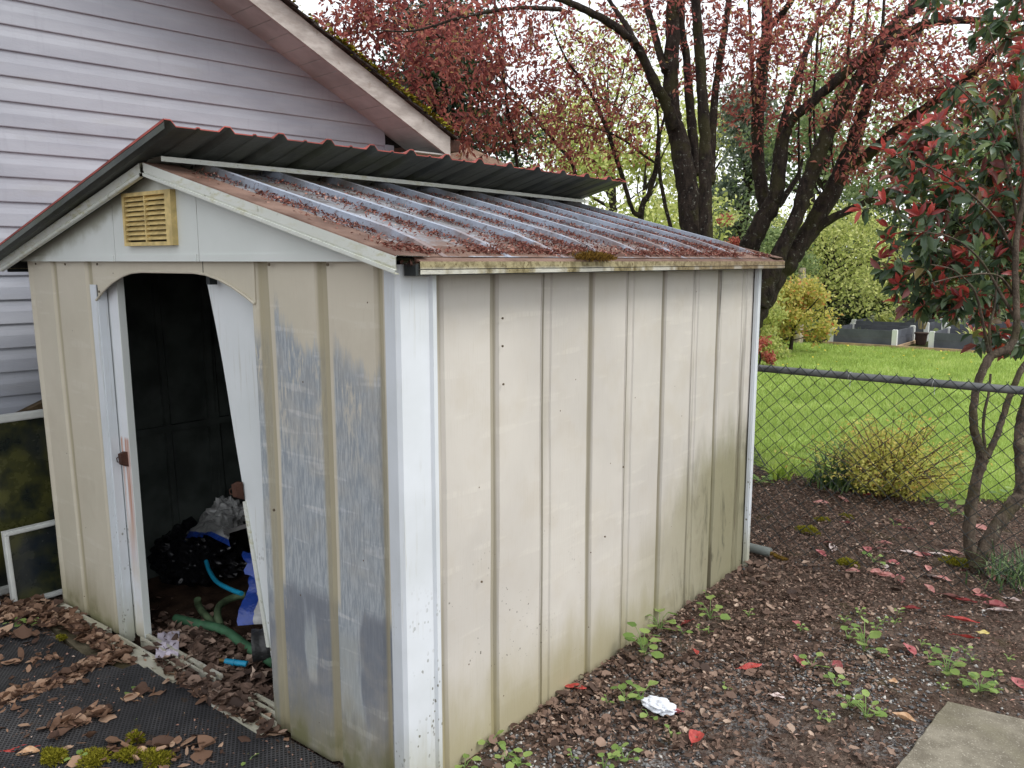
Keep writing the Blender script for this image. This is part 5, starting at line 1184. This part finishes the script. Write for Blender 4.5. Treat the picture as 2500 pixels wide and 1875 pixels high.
# spirea and strap leaved clump by the fence
r = np.random.default_rng(77); sp = gz(*c2(1240, 610)); sb = thing('spirea_shrub', 'golden yellow leaved spirea shrub on the lawn edge behind the fence', 'shrub', sp)
mb = MB(); pos = []
for i in range(170):
    a, l = r.uniform(0, 6.28), r.uniform(.35, 1.0); ph = r.uniform(.15, 1.15); dr = np.array([math.cos(a) * math.sin(ph), math.sin(a) * math.sin(ph), math.cos(ph) * .78]); b = sp + r.normal(size=3) * (.05, .05, 0); l *= .84
    Q = np.array([b, b + dr * l * .5 + (0, 0, .04), b + dr * l + (0, 0, -.02)]); mb.tube(Q, [.005, .004, .002], 4, cap=False); m = r.integers(34, 52); t = r.random((m, 1)) ** .6; pos.append(Q[0] + (Q[2] - Q[0]) * t + r.normal(size=(m, 3)) * .028)
mb.build('stems', plain('reddish_stems', lin(112, 92, 62), .8), sb); pos = np.vstack(pos); pos = pos[pos[:, 2] > .02]; m = len(pos)
spm = leafmat('spirea_gold_leaves', [(0, lin(132, 138, 64)), (.5, lin(184, 182, 92)), (.88, lin(214, 206, 120)), (1, lin(208, 164, 96))], .4, .5, .3, 1.5)
leaves('foliage', pos, r.normal(size=(m, 3)), r.normal(size=(m, 3)) + (0, 0, .9), r.uniform(.022, .042, m), r.uniform(.012, .022, m), spm, sb, 'small')
stm = leafmat('strap_leaves', [(0, lin(44, 66, 44)), (.6, lin(72, 98, 58)), (1, lin(124, 144, 92))], .25, .4, .4, 1.5)
def strap(name, label, c, rad, n, L, mat, cat='plant', wd=.014, group=None):
    o = thing(name, label, cat, c, group); V = []; F = []
    for i in range(n):
        a = r.uniform(0, 6.28); l = L * r.uniform(.6, 1.1); lean_ = r.uniform(.3, 1.2); b = np.array(c) + (r.normal() * rad, r.normal() * rad, 0); h = np.array([math.cos(a), math.sin(a), 0]); s_ = np.array([-h[1], h[0], 0])
        k0 = len(V)
        for j in range(5):
            t = j / 4; p_ = b + h * l * lean_ * t ** 1.4 * .8 + np.array([0, 0, l * (t - .55 * lean_ * t * t)]); ww = wd * (1 - t ** 2) * .5 + .001; V += [p_ - s_ * ww, p_ + s_ * ww]
        F += [(k0 + 2 * j, k0 + 2 * j + 1, k0 + 2 * j + 3, k0 + 2 * j + 2) for j in range(4)]
    fastmesh('foliage', V, F, mat, o); return o
strap('strap_leaf_plant', 'clump of dark green strap leaves left of the golden spirea', gz(*c2(890, 560)), .09, 130, .46, stm)
strap('grass_tuft', 'dark green grass tuft at the fence foot below the photinia', gz(*c2(2130, 1230)), .10, 160, .22, stm, 'grass tuft', .006)
strap('daffodil_leaves', 'yellow green upright leaves at the soil edge beside the chicken wire', gz(*c2(450, 500)), .03, 30, .22, leafmat('fresh_strap', [(0, lin(112, 140, 50)), (1, lin(160, 180, 80))], .35, .5), 'plant', .02)
strap('bed_plant', 'feathery bright green plant in the rear raised bed', (-5.05, 20.2, .2), .10, 160, .55, yg, 'plant', .03)
strap('bed_plant', 'leafy light green plant in the front raised bed crossed by the photinia trunk', (-2.75, 18.1, .15), .16, 160, .42, yg, 'plant', .05)
strap('chives', 'few thin green chive stems in the bed beside the yellow shrub', (-5.0, 17.8, .15), .05, 14, .34, mg, 'plant', .01)

# ------------------------------------------------------------------ weeds and fallen leaves, one by one
c3 = lambda x, y: (1100 + x * .3165, 1400 + y * .3165)
weedm = leafmat('weed_leaves', [(0, lin(92, 120, 60)), (.5, lin(120, 148, 76)), (1, lin(150, 172, 98))], .35, .5, .35, 1.5)
weedstem = plain('weed_stem', lin(120, 146, 84), .6)
rw = np.random.default_rng(123)
def weed(p, size, k, label, tall=.6, group='weeds in the gravel', tpl='round', narrow=.85):
    p = np.array([p[0], p[1], gh(p[0], p[1]) + .010]); o = thing('weed', label, 'weed', p, group)
    mb = MB(); pos, d = [], []
    for i in range(k):
        a = i * 2.4 + rw.uniform(-.4, .4); l = size * rw.uniform(.6, 1.0); h = size * tall * (i + 1) / k + .012; e = p + (math.cos(a) * l * .55, math.sin(a) * l * .55, h)
        mb.tube([p, (p + e) / 2 + (0, 0, h * .25), e], [.0022, .0018, .0013], 4, cap=False); pos.append(e); d.append((math.cos(a), math.sin(a), rw.uniform(-.15, .35)))
    mb.build('stem', weedstem, o); pos, d = np.array(pos), np.array(d); m = len(pos); L = size * rw.uniform(.34, .62, m)
    leaves('foliage', pos, d, rw.normal(size=(m, 3)) * .2 + (0, 0, 1), L, L * narrow, weedm, o, tpl, 1.0, .04)
W = [((1490, 640), .095, 10, 'tallest green weed, standing against the foot of the shed side wall', 1.1), ((1610, 440), .095, 9, 'broad spreading weed behind the tallest weed at the shed wall', .8), ((1790, 470), .05, 3, 'single large round weed leaf beside the dark red fallen leaf', .3),
     ((2000, 345), .085, 7, 'bushy little weed farther along the shed wall, apart from the other two', .8), ((1350, 985), .075, 5, 'broad leaved weed left of the white tissue', .5), ((1465, 990), .08, 5, 'broad leaved weed touching the white tissue from behind', .6), ((1530, 1120), .05, 3, 'weed leaf lying against the front of the white tissue', .25)]
T_ = 'tiny green weed seedling sprouting through the leaf litter'
for x, y in ((1205, 1010), (1915, 450), (1990, 460), (1970, 175), (2110, 915), (1700, 1260), (940, 1440)): W.append(((x, y), .035, 3, T_, .5))
B_ = 'small round leaved weed in the gravel at the foot of the near wall corner'
for x, y in ((310, 1320), (430, 1440), (520, 1490), (110, 1500)): W.append(((x, y), .055, 4, B_, .4))
E_ = 'bright green seedling at the bottom edge below the white tissue'
for x, y in ((1275, 1440), (1345, 1450), (1180, 1500)): W.append(((x, y), .055, 4, E_, .6))
for (x, y), s_, k_, l_, ta in W: weed(gz(*c3(x, y)), s_, k_, l_, ta)
W = [((1020, 440), .075, 4, 'round leaved weed with one big leaf, left in the middle weed patch', .4), ((1130, 520), .10, 8, 'upright weed with pale stems in the middle weed patch', 1.2), ((1690, 690), .085, 12, 'largest dense weed clump on the right', 1.0), ((1910, 800), .08, 12, 'low dense weed clump just above the paving slab', .5), ((780, 640), .075, 4, 'weed with jagged leaf between two pink fallen leaves', .4), ((1140, 980), .075, 8, 'feathery dull green weed left of the paving slab', .8), ((1040, 920), .06, 6, 'feathery weed behind the dull green weed left of the slab', .6), ((935, 760), .06, 5, 'pale green weed in front of the two pink fallen leaves', .3)]
M_ = 'small round leaved weed scattered in the gravel between shed and fence'
for x, y in ((350, 285), (1000, 320), (1210, 380), (1255, 335), (1338, 335), (1260, 560), (1100, 275), (1520, 490), (1600, 520), (1810, 530), (2010, 700), (2105, 590), (1860, 590), (1240, 975), (890, 1005), (830, 990), (1660, 790), (1800, 770), (700, 385), (1355, 270), (2000, 790), (1570, 580)): W.append(((x, y), .036, 4, M_, .45))
for (x, y), s_, k_, l_, ta in W: weed(gz(*c17(x, y)), s_, k_, l_, ta)
for (x, y), s_, l_ in (((327, 1698), .05, 'two leaved green sprout growing from a leaf heap on the mat'), ((190, 1866), .05, 'small green sprout at the bottom edge between the moss tufts'), ((35, 1533), .055, 'green weed in the leaf pile below the old windows'), ((78, 1528), .05, 'second green weed in the leaf pile, nearer the shed corner'), ((605, 1868), .045, 'yellow green sprout at the lower end of the mat'), ((318, 1770), .025, 'very small sprout on the bare part of the mat')):
    weed(gz(x, y), s_, 4, l_, .5, 'weeds growing through the mat')
W = [((1690, 770), .12, 6, 'lobed bright green weed under the golden spirea, left of the photinia trunk', .9), ((1510, 680), .10, 6, 'lobed green weed at the lower edge of the spirea', .8), ((1130, 1110), .07, 5, 'small weed on the soil behind the fence foot', .6), ((1275, 850), .05, 3, 'narrow weed among pale leaves behind the fence', .9), ((2080, 660), .12, 8, 'leafy weed between the photinia trunks and the lawn', .7), ((320, 530), .11, 14, 'bright yellow green leafy plant on the soil just beyond the shed corner', .4)]
for (x, y), s_, k_, l_, ta in W: weed(gz(*c2(x, y)), s_, k_, l_, ta, 'weeds behind the fence')

def fmat(name, a, b, rough=.45):
    g = G(name, rough, .4); g.col(g.mix(g.noise(60, None, 3).ss(.35, .65), a, b)); g.translucent(g.mix(g.noise(60, None, 3), a, b), .15); return g.m
FM = {'red': fmat('fallen_red_leaf', lin(158, 52, 48), lin(188, 82, 74)), 'dark': fmat('fallen_dark_red_leaf', lin(108, 34, 36), lin(140, 50, 48)), 'pink': fmat('fallen_pink_leaf', lin(190, 124, 118), lin(214, 160, 152)), 'rose': fmat('fallen_rose_leaf', lin(168, 86, 90), lin(196, 124, 124)), 'tan': fmat('fallen_tan_leaf', lin(180, 140, 104), lin(206, 172, 138)), 'yellow': fmat('fallen_yellow_leaf', lin(206, 186, 110), lin(220, 204, 140)), 'pale': fmat('fallen_pale_leaf', lin(196, 176, 172), lin(222, 208, 204))}
def fallen(p, L, wd, ang, kind, label, group, z=.022, curl=None):
    p = np.array([p[0], p[1], gh(p[0], p[1]) + z]); d = np.array([math.cos(ang), math.sin(ang), rw.uniform(-.05, .18)])
    V = []; nl = 9
    cu = rw.uniform(.1, .5) if curl is None else curl
    u = nrm(np.array([rw.normal() * .25, rw.normal() * .25, 1.])); d = nrm(d); s_ = nrm(np.cross(d, u)); u = np.cross(s_, d)
    for i in range(nl):
        t = i / (nl - 1); w_ = wd * L * .5 * (math.sin(math.pi * min(1, t * .97 + .03)) ** .75) + .0006
        for q in (-1, -.5, 0, .5, 1):
            V.append(p + d * L * (t - .5) + s_ * w_ * q + u * (abs(q) ** 1.5 * w_ * cu * 1.6 + L * cu * .5 * (t - .5) ** 2 + .003 * math.sin(t * 9 + q * 3)))
    F = [(i * 5 + j, i * 5 + j + 1, i * 5 + j + 6, i * 5 + j + 5) for i in range(nl - 1) for j in range(4)]
    mb = MB(); mb.add(V, F); lo = p - d * L * .5; mb.tube([lo, lo - d * L * .16 + (0, 0, .002)], [.0014, .001], 4)
    tag(mb.build('fallen_leaf', FM[kind], None, True, 0), label, 'leaf', group)
GL = 'fallen photinia leaves'
for (x, y), L, wd, an, kd, lb in (((1830, 390), .075, .75, 1.2, 'dark', 'dark red rounded fallen leaf leaning by the weeds at the shed wall'), ((1885, 625), .08, .35, -.9, 'red', 'twisted red fallen leaf in front of the weeds at the wall'), ((960, 895), .10, .40, .2, 'red', 'bent bright red leaf close to the near end of the side wall'), ((1745, 1105), .055, .6, .5, 'rose', 'pinkish red leaf tucked beside the white tissue'), ((1893, 1300), .085, .62, 1.7, 'red', 'orange red oval leaf standing in the gravel below the tissue')):
    fallen(gz(*c3(x, y)), L, wd, an, kd, lb, GL)
for (x, y), L, wd, an, kd, lb in (((365, 652), .10, .32, .75, 'red', 'narrow red leaf lying in the litter midway along the wall'), ((690, 615), .10, .42, 2.3, 'rose', 'pink red leaf left of the jagged weed'), ((955, 640), .095, .42, 2.2, 'rose', 'pink red leaf right of the jagged weed'), ((1435, 525), .11, .42, 2.2, 'rose', 'large pink red leaf in the middle of the right hand weeds'), ((1450, 247), .085, .35, .1, 'dark', 'dark red leaf on the bare soil short of the fence'), ((1820, 440), .11, .25, .1, 'red', 'long narrow salmon red leaf with a pale stem'), ((1800, 322), .14, .25, .1, 'red', 'longest salmon red leaf pair lying near the fence at right'), ((2175, 755), .10, .35, 2.2, 'rose', 'purplish pink leaf at the right edge above the slab'), ((675, 352), .055, .5, 2.6, 'rose', 'small dull red leaf in the litter beyond the wall weeds'), ((1330, 745), .035, .7, 0, 'tan', 'tiny orange brown leaf in the open gravel'), ((1400, 1000), .085, .5, -.1, 'tan', 'curled tan leaf beside the left corner of the slab'), ((1938, 406), .05, .6, 0, 'yellow', 'pale yellow curled leaf near the right edge'), ((545, 850), .055, .8, .3, 'pale', 'pale grey rounded leaf or pebble in the litter')):
    fallen(gz(*c17(x, y)), L, wd, an, kd, lb, GL)
PK = 'faded pink fallen leaf lying on the dark soil by the fence foot'
for i, (x, y) in enumerate(((910, 650), (750, 675), (940, 820), (830, 1000), (790, 960), (1160, 1000), (1080, 1010), (1230, 1030), (1200, 970), (1440, 1040), (1500, 1045), (1600, 1035), (1520, 1145), (980, 1165), (1270, 1105), (1210, 1140), (1160, 1185), (1230, 1205), (1320, 1220), (1560, 1205), (1620, 1220), (1860, 1310), (1920, 1345), (2130, 1365), (1990, 1210), (2080, 1220), (1980, 1150), (2180, 1280), (1900, 860), (1700, 1020), (750, 1040), (1380, 1030), (1690, 1340), (1530, 1290), (2010, 1410), (2040, 1440), (1550, 830), (1300, 810), (1380, 860))):
    fallen(gz(*c2(x, y)), rw.uniform(.07, .12), rw.uniform(.32, .5), rw.uniform(-.4, .4) + (0 if i % 3 else 2.2), ('pink', 'pink', 'rose', 'pale')[i % 4], PK, 'faded leaves under the photinia', .012)
for (x, y), kd, lb in (((1795, 1372), 'dark', 'deep red leaf on the soil directly below the mesh at right'), ((1100, 618), 'red', 'long reddish leaf in the shade under the spirea'), ((1850, 1150), 'dark', 'dark red leaf tucked against the photinia trunk foot')):
    fallen(gz(*c2(x, y)), .10, .34, .2, kd, lb, 'faded leaves under the photinia', .012)
fallen(gz(55, 1838), .115, .36, .95, 'red', 'long bright red leaf lying on the rubber mat', GL, .03, .08)
for (x, y), L, an, lb in (((70, 1850), .075, .9, 'tan pointed leaf beside the long red leaf on the mat'), ((345, 1850), .07, .8, 'narrow tan leaf at the bottom edge of the mat among the moss tufts'), ((325, 1715), .10, .5, 'large curled brown leaf carrying a green sprout on the mat'), ((286, 1694), .04, 0., 'small tan leaf alone on the bare part of the mat'), ((255, 1750), .05, .6, 'lobed tan leaf in the middle of the mat'), ((445, 1756), .04, 0., 'grey tan leaf on the mat nearest to the doorway')):
    fallen(gz(x, y), L, .55, an, 'tan', lb, 'tan leaves on the rubber mat', .03)

# ------------------------------------------------------------------ crumpled tissue, drain pipe
def crumple(c, r3, seed, sub=4, amp=.35, fr=2.2):
    bm = bmesh.new(); bmesh.ops.create_icosphere(bm, subdivisions=sub, radius=1)
    for v in bm.verts:
        d = v.co.normalized(); q = d * fr + Vector((seed, seed * .7, 0)); h = mnoise.voronoi(q)[0]; k = 1 + amp * ((h[1] - h[0]) - .35) + amp * .4 * mnoise.noise(q * 2.3)
        v.co = Vector((c[0] + d.x * r3[0] * k, c[1] + d.y * r3[1] * k, c[2] + d.z * r3[2] * k))
    return bm
def bmobj(bm, name, m, parent, smooth=False, group=None):
    me = bpy.data.meshes.new(name); bm.to_mesh(me); bm.free(); me.materials.append(m)
    if smooth: me.polygons.foreach_set('use_smooth', [True] * len(me.polygons))
    return link(name, me, parent)
p = gz(*c3(1600, 1075)); tis = bmobj(crumple((p[0], p[1], .03), (.072, .040, .024), 4.2, 5, .42, 1.5), 'crumpled_tissue', plain('white_tissue', lin(216, 220, 228), .9, .1, 0, .05, 30, .006, 60), None, True)
tag(tis, 'crumpled white paper tissue lying on the leaf litter beside weeds', 'tissue')
pv = thing('drain_pipe', 'short grey plastic drain pipe sticking out from under the far end of the shed', 'pipe', gz(1850, 1345))
a, b = gz(*c2(120, 1005)) + (0, 0, .035), gz(*c2(385, 1065)) + (0, 0, .030); mb = MB(); mb.tube([a, b], .027, 16, cap=False); mb.tube([b, a], .023, 16, cap=False); mb.tube([b, b + (b - a) * .004, b + (b - a) * .004], [.027, .027, .022], 16, cap=False); mb.build('pipe', plain('grey_pvc', lin(124, 130, 126), .45, .4, 0, .1, 10), pv, True, 60)
mb = MB(); q = gz(*c2(440, 1085)); mb.tube([b - (b - a) * .1, q + (.02, .01, .012), q + (.05, .03, .008)], [.012, .014, .006], 6); mb.build('plug', M['brownmoss'], pv)

# ------------------------------------------------------------------ rubbish inside the shed
cb = lambda x, y: (280 + x * .392, 1100 + y * .392)
def plastic(name, c, rough=.25, tr=0.):
    g = G(name, rough, .6); g.col(g.mix(g.noise(20).ss(.3, .7), tuple(x * .75 for x in c[:3]) + (1,), c)); g.bump(g.noise(16, None, 4, .6, .8), .01); return g.m
black = plastic('black_plastic', lin(22, 22, 26), .22); silver = plastic('clear_grey_plastic', lin(188, 188, 186), .25); blue = plastic('blue_plastic', lin(36, 70, 158), .3)
B1 = thing('trash_bag', 'shiny black plastic bag slumped on the shed floor behind the hoses', 'bag', ony(*cb(470, 900), 2.35))
c = ony(*cb(450, 960), 2.25); bmobj(crumple((c[0], 2.30, .10), (.36, .22, .17), 1.3, 5, .4, 2.6), 'bag', black, B1)
B2 = thing('plastic_sack', 'clear grey plastic sack with a blue printed edge lying on the black bag', 'sack', ony(*cb(600, 560), 2.4))
V = []; nu, nv = 34, 16; Lp, Rp, Tp = ony(*cb(360, 600), 2.25), ony(*cb(720, 600), 2.15), ony(*cb(740, 280), 2.55)
rows = []
for j in range(nv):
    t = j / (nv - 1); row = []
    for i in range(nu):
        u_ = i / (nu - 1); bow = 4 * u_ * (1 - u_); bpt = Lp + (Rp - Lp) * u_ + np.array([0, 0, .055 * bow]); tp = Tp + (np.array([-.22, 0, -.10]) * (1 - u_) + np.array([.10, -.06, -.02]) * u_)
        q = bpt + (tp - bpt) * t ** .8; nn = mnoise.noise(Vector((u_ * 5, t * 4, 2))) * .035 + abs(mnoise.noise(Vector((u_ * 9, t * 6, 5)))) * .03; row.append(q + np.array([nn * .4, -nn, nn]))
    rows.append(row)
mb = MB(); mb.grid(rows[:2], 1); mb.grid(rows[1:], 0); mb.build('sack', [silver, blue], B2, True, 40)
c = ony(*cb(700, 400), 2.45); bmobj(crumple(c, (.12, .10, .10), 7.7, 4, .5, 2.2), 'bunched_end', silver, B2)
B3 = thing('plastic_sack', 'blue and silver plastic sack stuffed upright beside the crooked door', 'sack', ony(*cb(850, 950), 1.95))
a, b = ony(*cb(840, 640), 2.0), ony(*cb(850, 1130), 1.9)
rows = []
for j in range(22):
    t = j / 21; row = []
    for i in range(14):
        u_ = i / 13; q = a + (b - a) * t + np.array([-.05 + .30 * u_, .12 * math.sin(u_ * 3), 0]) + np.array([.05 * math.sin(t * 5), 0, 0]); nn = mnoise.noise(Vector((u_ * 4, t * 7, 11))) * .05; row.append(q + np.array([nn * .5, -abs(nn), nn * .5]))
    rows.append(row)
mb = MB(); mb.grid([r_[:3] for r_ in rows], 1); mb.grid([r_[2:] for r_ in rows[6:]], 0); mb.grid([r_[2:] for r_ in rows[:7]], 1); mb.build('sack', [silver, blue], B3, True, 40)
def hose(name, label, pts, r_, m, cat='hose'):
    P = [gz(*cb(x, y), z) if Y is None else ony(*cb(x, y), Y) for x, y, z, Y in pts]; P, R = smoothpath(P, [r_] * len(P), 8); mb = MB(); mb.tube(P, R, 10); t = mb.build(name, m, None, True, 60); tag(t, label, cat, None); return t
gm = plain('dull_green_hose', lin(66, 104, 76), .5, .3, 0, .15, 14); mg2 = plain('muddy_green_hose', lin(76, 92, 66), .6, .25, 0, .25, 18); bl = plain('blue_pipe', lin(30, 140, 176), .4, .4, 0, .08, 20)
hose('garden_hose', 'thick dull green garden hose running across the shed floor leaves', [(380, 1045, .045, None), (500, 1075, .05, None), (620, 1100, .055, None), (700, 1130, .055, None), (830, 1225, .05, None), (1000, 1330, .045, None)], .021, gm)
hose('garden_hose', 'muddy green hose end rising in front of the black bag', [(640, 1090, .05, None), (570, 1030, .06, None), (525, 970, .06, None), (515, 925, .10, None)], .017, mg2)
hose('garden_hose', 'muddy hose loop curving behind the green hose toward the blue sack', [(660, 1090, .06, None), (640, 1020, .09, None), (660, 960, .10, None), (740, 915, .11, None), (820, 900, .12, None)], .017, mg2)
hose('blue_tube', 'bright blue plastic tube curving out of the black bag', [(570, 690, 0, 2.15), (590, 750, 0, 2.12), (640, 820, 0, 2.08), (735, 870, 0, 2.02), (790, 890, 0, 2.0)], .011, bl, 'tube')
bp_ = thing('pipe_piece', 'short bright blue pipe offcut with a brass end lying on the leaves in the doorway', 'pipe', gz(*cb(757, 1322), .04)); a, b = gz(*cb(690, 1313), .055), gz(*cb(826, 1330), .055); mb = MB(); mb.tube([a, a + (b - a) * .38], .013, 12); mb.tube([a + (b - a) * .42, b], .0125, 12); mb.tube([a + (b - a) * .36, a + (b - a) * .44], .0145, 12); mb.build('tube', bl, bp_, True, 60)
mb = MB(); mb.tube([a, a - (b - a) * .3], .009, 8); mb.build('fitting', plain('dull_brass', lin(140, 112, 66), .5, .4, .5), bp_, True, 60)
cp_ = thing('corrugated_pipe', 'black corrugated drain pipe with its open end toward the doorway', 'pipe', gz(*cb(880, 1230), .08)); a = gz(*cb(862, 1240), .075); a[2] = .085; b = a + np.array([.34, .46, .03]); mb = MB(); k = 44
mb.tube([a + (b - a) * i / k for i in range(k + 1)], [.070 + .006 * (i % 4 < 2) for i in range(k + 1)], 22, cap=False); mb.tube([a + (b - a) * i / k for i in range(k + 1)][::-1], .060, 22, cap=False); mb.tube([a, a - (b - a) * .004, a], [.076, .070, .060], 22, cap=False); mb.build('pipe', plastic('black_pipe', lin(44, 44, 44), .5), cp_, True, 50)
wp = thing('paper_scrap', 'torn pale lilac plastic scrap lying behind the sill track', 'litter', gz(*cb(330, 1210), .04)); c = gz(*cb(330, 1205), .05); mb = MB(); mb.grid([[c + e1_ * np.array([.11, -.065, 0]) + e2_ * np.array([.03, .035, 0]) + np.array([0, 0, .012 * mnoise.noise(Vector((e1_ * 4, e2_ * 3, 6)))]) for e1_ in np.linspace(-1, 1, 14)] for e2_ in np.linspace(-1, 1, 8)]); mb.build('scrap', plain('lilac_plastic', lin(206, 196, 208), .4), wp, True)
ir = thing('wooden_lath', 'pale lath leaning across the plastic sack inside the shed', 'lath', ony(*cb(750, 510), 2.2)); a, b = ony(*cb(680, 525), 2.2), ony(*cb(860, 470), 2.05); mb = MB(); mb.prism([a, b, b + (0, 0, .02), a + (0, 0, .02)], (0, .008, 0)); mb.build('lath', plain('grey_lath', lin(112, 110, 108), .7), ir)
